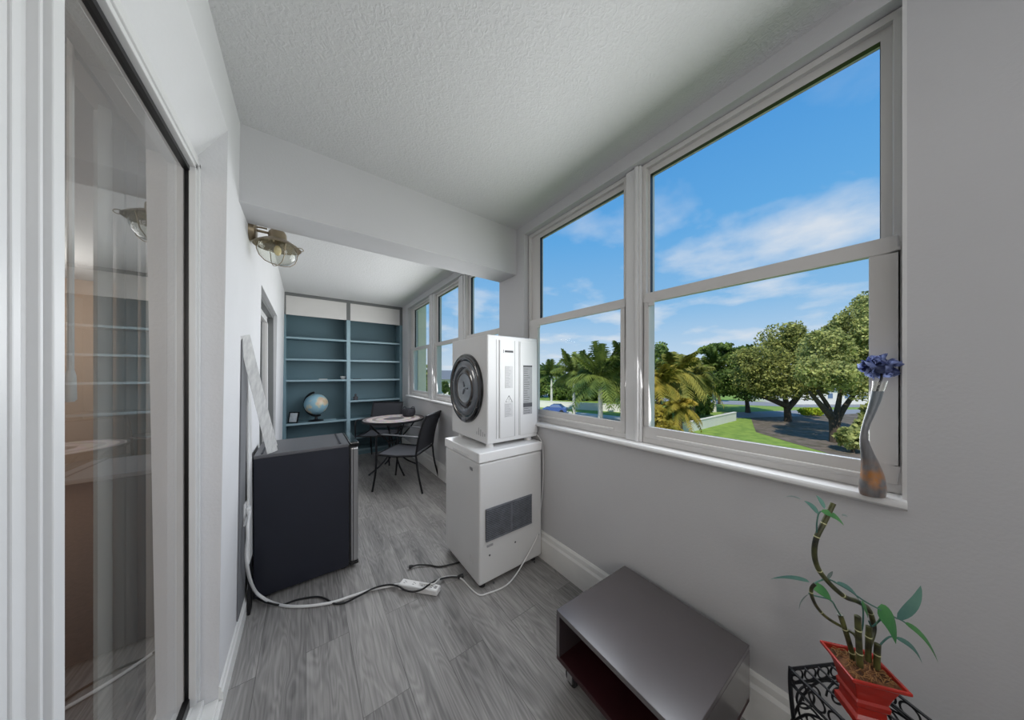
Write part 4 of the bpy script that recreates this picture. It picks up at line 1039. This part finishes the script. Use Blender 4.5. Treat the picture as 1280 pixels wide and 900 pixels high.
M['oak2'] = leaf_mat('oak_leaves_light', rgb(84, 96, 50), rgb(208, 208, 130), 1.6)
M['bushgreen'] = leaf_mat('bush_leaves', rgb(56, 78, 38), rgb(132, 152, 74), .8)
M['yellowgreen'] = leaf_mat('yellow_green_leaves', rgb(140, 160, 40), rgb(196, 206, 66), 1.5)
M['palmgreen'] = leaf_mat('palm_fronds', rgb(58, 84, 42), rgb(140, 152, 72), .5)
M['palmgold'] = leaf_mat('golden_fronds', rgb(120, 120, 44), rgb(196, 168, 70), .5)
M['palmfan'] = leaf_mat('olive_fronds', rgb(74, 92, 36), rgb(176, 166, 80), .4)
M['carblue'] = mat('blue_car_paint', rgb(64, 96, 160), .25, metal=.3, var=.05, coat=.6)
M['carglass'] = mat('car_glass', rgb(110, 130, 165), .1, var=.1)
M['roof'] = mat('grey_roof', rgb(120, 124, 130), .8, var=.1)

struct(MB().box((-60, -120, GZ-.3), (260, 320, GZ)).build('ground', M['grass']), 'lawn around the building')
def gpoly(name, pts, m, dz, label):
    q = MB(); vs = [at_z(x, y, GZ+dz) for x, y in pts]
    q.v = [tuple(v) for v in vs]; q.f = [tuple(range(len(vs)))]; q.mi = [0]
    return struct(q.build(name, m, fix=False), label)
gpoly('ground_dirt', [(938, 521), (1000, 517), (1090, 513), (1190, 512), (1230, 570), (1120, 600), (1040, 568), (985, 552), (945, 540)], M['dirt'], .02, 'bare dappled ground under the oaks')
gpoly('ground_street', [(600, 492), (700, 497), (800, 500), (900, 505), (1000, 509), (1090, 509), (1200, 507), (1200, 503), (1090, 504), (1000, 503.5), (900, 500.5), (800, 496), (700, 493), (600, 489)], M['asphalt'], .02, 'street beyond the garden wall')
gpoly('ground_lane', [(905, 523), (1010, 520), (1090, 516), (1090, 511.5), (1000, 512.5), (905, 516)], M['asphalt'], .03, 'grey lane behind the oaks')
gpoly('ground_drive', [(640, 510), (720, 515), (800, 523), (846, 544), (850, 640), (600, 560)], M['concrete'], .02, 'pale concrete drive below the windows')
gpoly('ground_path', [(700, 519), (800, 524), (800, 527), (700, 521)], M['concrete'], .04, 'pale path beside the lawn')

def gwall(name, p0, p1, h, label):
    a = at_z(p0[0], p0[1], GZ); b = at_z(p1[0], p1[1], GZ); t = (b-a).normalized(); n_ = Vector((-t.y, t.x, 0))*.12
    e = thing(name, label, 'garden wall', tuple((a+b)/2))
    q = MB(); up = Vector((0, 0, h))
    q.add([a-n_, b-n_, b+n_, a+n_, a-n_+up, b-n_+up, b+n_+up, a+n_+up], [(0, 3, 2, 1), (4, 5, 6, 7), (0, 1, 5, 4), (1, 2, 6, 5), (2, 3, 7, 6), (3, 0, 4, 7)]); q.build('wall_body', M['outwall'], e)
    n2 = n_*1.4; u2 = Vector((0, 0, h+.1)); q = MB(); q.add([a-n2+up, b-n2+up, b+n2+up, a+n2+up, a-n2+u2, b-n2+u2, b+n2+u2, a+n2+u2], [(0, 3, 2, 1), (4, 5, 6, 7), (0, 1, 5, 4), (1, 2, 6, 5), (2, 3, 7, 6), (3, 0, 4, 7)]); q.build('coping', M['outwall'], e)
gwall('garden_wall', (560, 502), (806, 517), 1.15, 'long white garden wall behind the royal palms')
gwall('garden_wall', (846, 544), (919, 525.5), 1.05, 'white garden wall running toward the viewer between fan palms and oaks')

def crown(mb, blobs, n, size, seed):
    rnd = random.Random(seed); more = []
    for c, rad in blobs:
        for i in range(4):
            d = Vector((rnd.gauss(0, 1), rnd.gauss(0, 1), rnd.gauss(.2, .8))).normalized(); k = rnd.uniform(.28, .5)
            more.append((Vector(c)+Vector((d.x*rad[0], d.y*rad[1], d.z*rad[2]))*.92, tuple(x*k for x in rad)))
    blobs = list(blobs)+more
    tot = sum(b[1][0]*b[1][1] for b in blobs)
    for c, rad in blobs:
        c = Vector(c); k = int(n*rad[0]*rad[1]/tot)
        mb.ball(c, tuple(x*.30 for x in rad), 8, 6)
        for i in range(k):
            d = Vector((rnd.gauss(0, 1), rnd.gauss(0, 1), rnd.gauss(0, 1))).normalized(); rr = rnd.uniform(.12, 1.0)**.5*1.1
            p = c+Vector((d.x*rad[0]*rr, d.y*rad[1]*rr, d.z*rad[2]*rr))
            a = Vector((rnd.gauss(0, 1), rnd.gauss(0, 1), rnd.gauss(0, .6))).normalized(); b = a.orthogonal().normalized(); b = Matrix.Rotation(rnd.uniform(0, 6.28), 3, a) @ b; cc = a.cross(b)
            s_ = size*rnd.uniform(.5, 1.2)
            mb.add([p-b*s_*.5, p+cc*s_*.32, p+b*s_*.5, p-cc*s_*.32], [(0, 1, 2, 3)])
def tree(name, label, cat, base_px, blobs_px, m, n, size, seed, group=None, trunk=None, tr=.35, bark='bark', d=None):
    """blobs_px: (px, py, rx_px, ry_px, depth offset in m); base from the ground pixel."""
    base = at_z(base_px[0], base_px[1], GZ); dep = (base-Vector((0, 0, CAMZ))).dot(Vector((SY, CYW, 0)))
    t = thing(name, label, cat, tuple(base), group)
    bl = []
    for px, py, rx, ry, dd in blobs_px:
        D = dep+dd; c = at_d(px, py, D); k = D/FPX; w_ = rx*k*math.cos(math.atan((px-CX)/FPX))**.5; bl.append((c, (w_, w_, ry*k)))
    q = MB(); crown(q, bl, n, size, seed); q.build('crown', m, t, fix=False, smooth=False)
    if trunk is not None:
        q = MB()
        for path in trunk:
            pts = [base if i == 0 and len(path[0]) == 2 and path[0] == base_px else at_d(p[0], p[1], dep+(p[2] if len(p) > 2 else 0)) for i, p in enumerate(path)]
            k = len(pts); pp = smooth_path(pts, 3); rs = [tr*(1-.6*i/(len(pp)-1)) for i in range(len(pp))]
            q.tube(pp, rs, 8)
        q.build('trunk', M[bark], t, smooth=True)
    return t

def palm(label, base_px, top_px, R_, nf, m, seed, tr=.22, bark='palmbark', group='royal palms beyond the windows', shaft=True, droop=1.0, name='royal_palm', cat='palm tree'):
    rnd = random.Random(seed)
    base = at_z(base_px[0], base_px[1], GZ); dep = (base-Vector((0, 0, CAMZ))).dot(Vector((SY, CYW, 0)))
    top = at_d(top_px[0], top_px[1], dep)
    t = thing(name, label, cat, tuple(base), group)
    q = MB(); q.tube([base, base.lerp(top, .3), base.lerp(top, .8), top], [tr*1.2, tr*1.05, tr*.9, tr*.75], 10); q.build('trunk', M[bark], t, smooth=True)
    hd = top
    if shaft:
        hd = top+Vector((0, 0, R_*.26)); q = MB(); q.tube([top, top+Vector((0, 0, R_*.12)), hd], [tr*.8, tr*.85, tr*.3], 10); q.build('crownshaft', M['palmgreen'], t, smooth=True)
    q = MB()
    for i in range(nf):
        a = 2*PI*i/nf+rnd.uniform(-.2, .2); el = rnd.uniform(-.25, 1.4); L_ = R_*rnd.uniform(.85, 1.12)
        dh = Vector((math.cos(a), math.sin(a), 0)); pts = []
        for k in range(9):
            s_ = k/8; pts.append(hd+dh*L_*s_*math.cos(el*.8)*(1-.12*s_)+Vector((0, 0, L_*(math.sin(el)*s_-droop*.50*s_*s_*(max(0, math.cos(el))+.22)))))
        q.tube(pts, [.03*(1-.8*k/8)+.008 for k in range(9)], 4)
        for k in range(1, 9):
            for sub in (0, .5):
                c = pts[k-1].lerp(pts[k], sub+.5 if sub == 0 else 1.0); tg = (pts[k]-pts[k-1]).normalized(); sd = tg.cross(Vector((0, 0, 1))).normalized()
                ll = R_*.30*math.sin(PI*(.15+.8*k/9))
                for sg in (-1, 1):
                    for tw in (0, 1):
                        e_ = c+sd*sg*ll*(.8 if tw else .55)+tg*ll*.45+Vector((0, 0, -ll*(.35 if tw else .75)+rnd.uniform(-.1, .1)*ll)); w_ = tg*R_*.028
                        q.add([c-w_, c+w_, e_+w_*.2, e_-w_*.2], [(0, 1, 2, 3)])
    q.build('fronds', m, t, fix=False)
    return t
palm('slim royal palm nearest the dryer, behind the blue car', (689.5, 508), (689.5, 473), 3.6, 22, M['palmgreen'], 1, droop=.85)
palm('royal palm in the middle of the three trunks seen in the window beside the dryer', (717.5, 518), (717.5, 474), 4.2, 26, M['palmgreen'], 2, droop=.85)
palm('tallest royal palm with thick white trunk in the window beside the dryer', (750.5, 526), (750.5, 482), 5.2, 30, M['palmgreen'], 3, tr=.30, droop=.85)
palm('royal palm leaning in from behind the white mullion post', (792, 528), (786, 468), 4.6, 26, M['palmgreen'], 4, droop=.85)
palm('royal palm with slim white trunk left of the oaks', (893, 515), (893, 464), 3.4, 24, M['palmgreen'], 5, tr=.24, droop=.9)
gp = 'fan palms by the white wall'
palm('golden drooping fan palm at the left edge of the large window', (824, 537), (823, 478), 3.5, 36, M['palmgold'], 6, tr=.25, bark='fanbark', group=gp, shaft=False, droop=1.5, name='fan_palm')
palm('shaggy fan palm in the middle of the golden clump', (846, 531), (846, 463), 3.8, 38, M['palmfan'], 7, tr=.25, bark='fanbark', group=gp, shaft=False, droop=1.3, name='fan_palm')
palm('golden fan palm at the right of the golden clump', (866, 525), (866, 470), 3.6, 36, M['palmfan'], 8, tr=.25, bark='fanbark', group=gp, shaft=False, droop=1.4, name='fan_palm')
palm('low fan palm with drooping olive fronds under the golden clump', (851, 545), (849, 508), 2.3, 32, M['palmgold'], 9, tr=.2, bark='fanbark', group=gp, shaft=False, droop=1.5, name='fan_palm')
go = 'oaks behind the large window'
tree('oak_tree', 'broad oak with forked trunks nearest the vase, tallest of the oaks', 'tree', (1042, 553),
     [(1032, 440, 30, 28, 0), (1062, 432, 34, 30, 1), (1080, 405, 26, 30, 0), (1088, 380, 20, 16, 1), (1098, 450, 30, 34, 0), (1018, 464, 22, 18, -1), (1046, 470, 26, 18, -2), (1075, 478, 24, 22, -1), (1110, 410, 26, 30, 1)],
     M['oak2'], 34000, .27, 11, go, [[(1042, 553), (1041, 532), (1036, 510), (1022, 488)], [(1042, 553), (1043, 530), (1048, 505), (1052, 480)], [(1042, 553), (1047, 525), (1062, 500), (1080, 478)], [(1040, 522), (1025, 505), (1012, 490)]], .30)
tree('oak_tree', 'wide oak with single dark trunk in the middle of the large window', 'tree', (985, 527),
     [(975, 430, 28, 24, 0), (1000, 440, 28, 26, 0), (955, 452, 28, 20, -1), (985, 462, 34, 22, -2), (940, 470, 24, 18, 0), (1015, 468, 24, 22, 0), (968, 484, 30, 14, -1), (1005, 485, 24, 14, -1)],
     M['oak'], 26000, .34, 12, go, [[(985, 527), (984, 512), (981, 495), (975, 470)], [(984, 510), (996, 498), (1008, 480)], [(983, 507), (965, 500), (948, 494)]], .42)
tree('oak_tree', 'darker oak left of the middle oak, its crown beside the royal palm', 'tree', (935, 516),
     [(925, 462, 24, 20, 0), (945, 458, 20, 20, 0), (910, 476, 22, 16, -1), (935, 484, 26, 16, -2), (955, 480, 18, 14, 0)],
     M['bushgreen'], 13000, .45, 13, go, [[(935, 516), (934, 505), (931, 485)]], .4)
tree('umbrella_tree', 'flat-topped tall tree rising behind the slim white palm trunk', 'tree', (899, 505),
     [(884, 438, 12, 4, 0), (899, 434, 14, 5, 0), (912, 439, 12, 4, 0), (932, 437, 8, 6, 0), (905, 446, 12, 3, 0)], M['bushgreen'], 1500, .9, 14, None, [[(899, 505), (898, 470), (897, 440)]], .28)
tree('dense_tree', 'dark dense tree filling the gap behind the fan palms', 'tree', (845, 508), [(818, 452, 18, 22, 0), (838, 470, 24, 22, 0), (866, 474, 24, 20, 0), (888, 482, 18, 16, 0)], M['bushgreen'], 5500, .8, 15, 'background trees', [[(845, 508), (845, 480)]], .4)
gb_ = 'background trees'
for i, (bp, bl, m, lbx) in enumerate((
    ((704, 499.5), [(704, 486, 13, 12, 0), (694, 492, 9, 9, 0)], 'bushgreen', 'rounded tree behind the white wall, between first and second palm trunks'),
    ((733, 501), [(733, 482, 15, 16, 0), (722, 490, 12, 10, 0), (744, 490, 11, 10, 0)], 'bushgreen', 'bushy tree behind the white wall, between second and third palm trunks'),
    ((768, 503), [(768, 480, 15, 18, 0), (780, 490, 12, 12, 0), (758, 494, 10, 8, 0)], 'oak', 'bushy tree behind the white wall, right of the thick palm trunk'),
    ((672, 497), [(678, 476, 11, 18, 0), (668, 484, 12, 12, 0)], 'bushgreen', 'dark tree at the left edge of the window beside the dryer'),
    ((800, 506), [(800, 470, 18, 26, 0), (812, 486, 14, 16, 0)], 'bushgreen', 'dark tree behind the white mullion post'))):
    tree('dense_tree', lbx, 'tree', bp, bl, M[m], 2800, .8, 20+i, gb_, [[bp, (bp[0], bp[1]-14)]], .3)
tree('garden_bush', 'pale green leafy bush below the forked oak, low right in the large window', 'bush', (1066, 566), [(1066, 548, 17, 13, 0), (1082, 540, 15, 16, 1), (1092, 520, 14, 16, 1)], M['oak2'], 2600, .42, 31, None, [[(1066, 566), (1068, 552)]], .12)
tree('clipped_hedge', 'bright yellow-green clipped hedge seen between the two big oaks', 'hedge', (1015, 519.5), [(1008, 514.5, 8, 4.2, 0), (1020, 514.8, 9, 4.2, 0)], M['yellowgreen'], 900, .4, 32, None, None)
tree('garden_bush', 'green shrub at the foot of the white wall under the slim palm', 'bush', (872, 520), [(872, 505, 12, 12, 0), (884, 508, 8, 8, 0)], M['bushgreen'], 1200, .5, 33, None, [[(872, 520), (872, 510)]], .12)
tree('garden_bush', 'dark shrub below the golden fan palms at the window corner', 'bush', (826, 543), [(824, 522, 14, 16, 0), (836, 534, 12, 10, -1)], M['palmgold'], 1500, .5, 34, None, [[(826, 543), (826, 530)]], .12)
tree('dense_tree', 'hazy tree beyond the farthest windows', 'tree', (533, 497), [(533, 470, 9, 14, 0), (545, 478, 8, 10, 0)], M['oak2'], 1600, .8, 35, gb_, [[(533, 497), (533, 480)]], .3)
tree('dense_tree', 'small tree in front of the grey-roofed house seen past the dryer', 'tree', (555, 506), [(556, 484, 5, 7, 0), (568, 490, 7, 6, 0)], M['bushgreen'], 1200, .6, 36, gb_, [[(555, 506), (555, 490)]], .2)

def house(label, px0, px1, ybase, wall_h, roof_h, depth=9, wallm=None):
    a = at_z(px0, ybase, GZ); b = at_z(px1, ybase, GZ); t = (b-a); L_ = t.length; ang = math.atan2(t.y, t.x)
    e = thing('house', label, 'house', tuple((a+b)/2)); HM = Matrix.Translation(a) @ Matrix.Rotation(ang, 4, 'Z')
    MB().box((0, 0, 0), (L_, depth, wall_h), HM).build('wall', wallm or M['outwall'], e)
    q = MB(); o = .6; vs = [(-o, -o, wall_h), (L_+o, -o, wall_h), (L_+o, depth+o, wall_h), (-o, depth+o, wall_h), (-o+1.5, depth/2, wall_h+roof_h), (L_+o-1.5, depth/2, wall_h+roof_h)]
    q.add([HM @ Vector(v) for v in vs], [(0, 1, 5, 4), (2, 3, 4, 5), (1, 2, 5), (3, 0, 4), (3, 2, 1, 0)]); q.build('roof', M['roof'], e)
    n_ = max(2, int(L_/3))
    for i in range(n_):
        x = L_*(i+.5)/n_
        w_ = MB().box((x-.6, -.05, wall_h*.35), (x+.6, .05, wall_h*.75), HM).build('window', M['outwall'], e); MB().box((x-.5, -.07, wall_h*.39), (x+.5, -.04, wall_h*.71), HM).build('pane', M['carglass'], w_)
    return e
house('pale house with grey roof seen past the dryer through the far windows', 540, 585, 503, 5.0, 2.0)
house('white house half hidden behind the royal palms', 700, 790, 496.5, 3.6, 2.0)
house('white house beyond the lane, glimpsed under the oaks', 985, 1090, 505.5, 3.2, 1.6)

# blue car
ca, cb_ = at_z(678, 516.5, GZ), at_z(708, 518, GZ)
t = (cb_-ca); L_ = t.length; ang = math.atan2(t.y, t.x)
cr = thing('parked_car', 'blue car parked in front of the white garden wall beside the dryer', 'car', tuple((ca+cb_)/2))
CM = Matrix.Translation(ca) @ Matrix.Rotation(ang, 4, 'Z')
prof = [(0, .35), (.02, .75), (.10*L_, .92), (.26*L_, .98), (.38*L_, 1.42), (.70*L_, 1.45), (.86*L_, 1.02), (.98*L_, .9), (L_, .55), (L_, .3)]
q = MB().prism(prof, 0, 1.75, 'y'); q.v = [tuple(CM @ Vector(v)) for v in q.v]; bd_ = q.build('body', M['carblue'], cr, bevel=.08)
for s in (-.01, 1.70):
    q = MB().prism([(.31*L_, 1.0), (.40*L_, 1.36), (.69*L_, 1.38), (.81*L_, 1.02)], s, s+.06, 'y'); q.v = [tuple(CM @ Vector(v)) for v in q.v]; q.build('side_window', M['carglass'], cr)
for x in (.2*L_, .8*L_):
    for y in (.05, 1.7):
        MB().tube([CM @ Vector((x, y-.1, .33)), CM @ Vector((x, y+.1, .33))], .33, 16).build('wheel', M['cord_black'], cr, smooth=True)

# ================================================================== LIGHT
w = bpy.data.worlds.new('sky'); sc.world = w; w.use_nodes = True
nt = w.node_tree; n = nt.nodes; l = nt.links; bg = n['Background']
tc = n.new('ShaderNodeTexCoord'); sp = n.new('ShaderNodeSeparateXYZ'); l.new(tc.outputs['Generated'], sp.inputs[0])
rp = n.new('ShaderNodeValToRGB'); e = rp.color_ramp.elements
e[0].position = 0; e[0].color = rgb(206, 222, 236); e[1].position = .75; e[1].color = rgb(62, 140, 214)
for p_, c_ in ((.06, (188, 212, 234)), (.20, (138, 188, 230)), (.42, (98, 168, 226))): x = e.new(p_); x.color = rgb(*c_)
l.new(sp.outputs['Z'], rp.inputs['Fac'])
# clouds on a plane far overhead: direction / height
dv = n.new('ShaderNodeMath'); dv.operation = 'ADD'; dv.inputs[1].default_value = .16; l.new(sp.outputs['Z'], dv.inputs[0])
dvv = n.new('ShaderNodeVectorMath'); dvv.operation = 'DIVIDE'; l.new(tc.outputs['Generated'], dvv.inputs[0])
cmb = n.new('ShaderNodeCombineXYZ'); cmb.inputs[2].default_value = 1
for i in (0, 1): l.new(dv.outputs[0], cmb.inputs[i])
l.new(cmb.outputs[0], dvv.inputs[1])
mp = n.new('ShaderNodeMapping'); mp.inputs['Scale'].default_value = (1, 1, .35); mp.inputs['Location'].default_value = (3.1, 1.7, 0); l.new(dvv.outputs[0], mp.inputs['Vector'])
nz = n.new('ShaderNodeTexNoise'); nz.inputs['Scale'].default_value = 1.7; nz.inputs['Detail'].default_value = 7; nz.inputs['Roughness'].default_value = .52; l.new(mp.outputs['Vector'], nz.inputs['Vector'])
cr_ = n.new('ShaderNodeValToRGB'); cr_.color_ramp.elements[0].position = .50; cr_.color_ramp.elements[1].position = .72; l.new(nz.outputs['Fac'], cr_.inputs['Fac'])
fd = n.new('ShaderNodeMapRange'); fd.inputs['From Min'].default_value = .35; fd.inputs['From Max'].default_value = .62; fd.inputs['To Min'].default_value = .85; fd.inputs['To Max'].default_value = .08; l.new(sp.outputs['Z'], fd.inputs['Value'])
ml = n.new('ShaderNodeMath'); ml.operation = 'MULTIPLY'; l.new(cr_.outputs['Color'], ml.inputs[0]); l.new(fd.outputs[0], ml.inputs[1])
mx = n.new('ShaderNodeMixRGB'); mx.inputs['Color2'].default_value = rgb(226, 230, 236); l.new(ml.outputs[0], mx.inputs['Fac']); l.new(rp.outputs['Color'], mx.inputs['Color1'])
l.new(mx.outputs['Color'], bg.inputs['Color']); bg.inputs['Strength'].default_value = 1.0

sd = bpy.data.lights.new('sun', 'SUN'); sd.energy = 3.4; sd.angle = R(.6); sd.color = (1, .95, .86)
so = bpy.data.objects.new('sun', sd); COL.objects.link(so)
so.rotation_euler = Vector((.62, .28, -.80)).to_track_quat('-Z', 'Y').to_euler()
def area(name, loc, dirv, sx, sy, power, col=(1, 1, 1)):
    d = bpy.data.lights.new(name, 'AREA'); d.shape = 'RECTANGLE'; d.size = sx; d.size_y = sy; d.energy = power; d.color = col
    o = bpy.data.objects.new(name, d); COL.objects.link(o); o.location = loc; o.rotation_euler = Vector(dirv).to_track_quat('-Z', 'Y').to_euler(); return o
area('near_room_fill', (.55, -1.35, 1.75), (-.12, 1, -.05), 1.3, 1.3, 9.5)  # added fill from behind the camera, not a fixture of the room
area('window_fill', (1.395, .66, 1.60), (-1, 0, -.14), 1.3, 1.0, 19, (.97, .985, 1))  # added fill just inside the near windows, boosts the daylight
area('far_window_fill', (1.395, 3.45, 1.60), (-1, 0, -.12), 2.4, 1.0, 37, (.97, .985, 1))  # added fill along the far windows, brightens the far section
for loc, en in (((-2.2, 4.6, 1.9), 62), ((-1.7, -1.65, 1.9), 62)):  # added fills, brighten the room behind the sliding doors
    pl = bpy.data.lights.new('inner_room_fill', 'POINT'); pl.energy = en; pl.shadow_soft_size = .3; pl.color = (1, .97, .92)
    po_ = bpy.data.objects.new('inner_room_fill', pl); COL.objects.link(po_); po_.location = loc

sc.view_settings.view_transform = 'Standard'
sc.view_settings.look = 'None'
sc.view_settings.exposure = 0
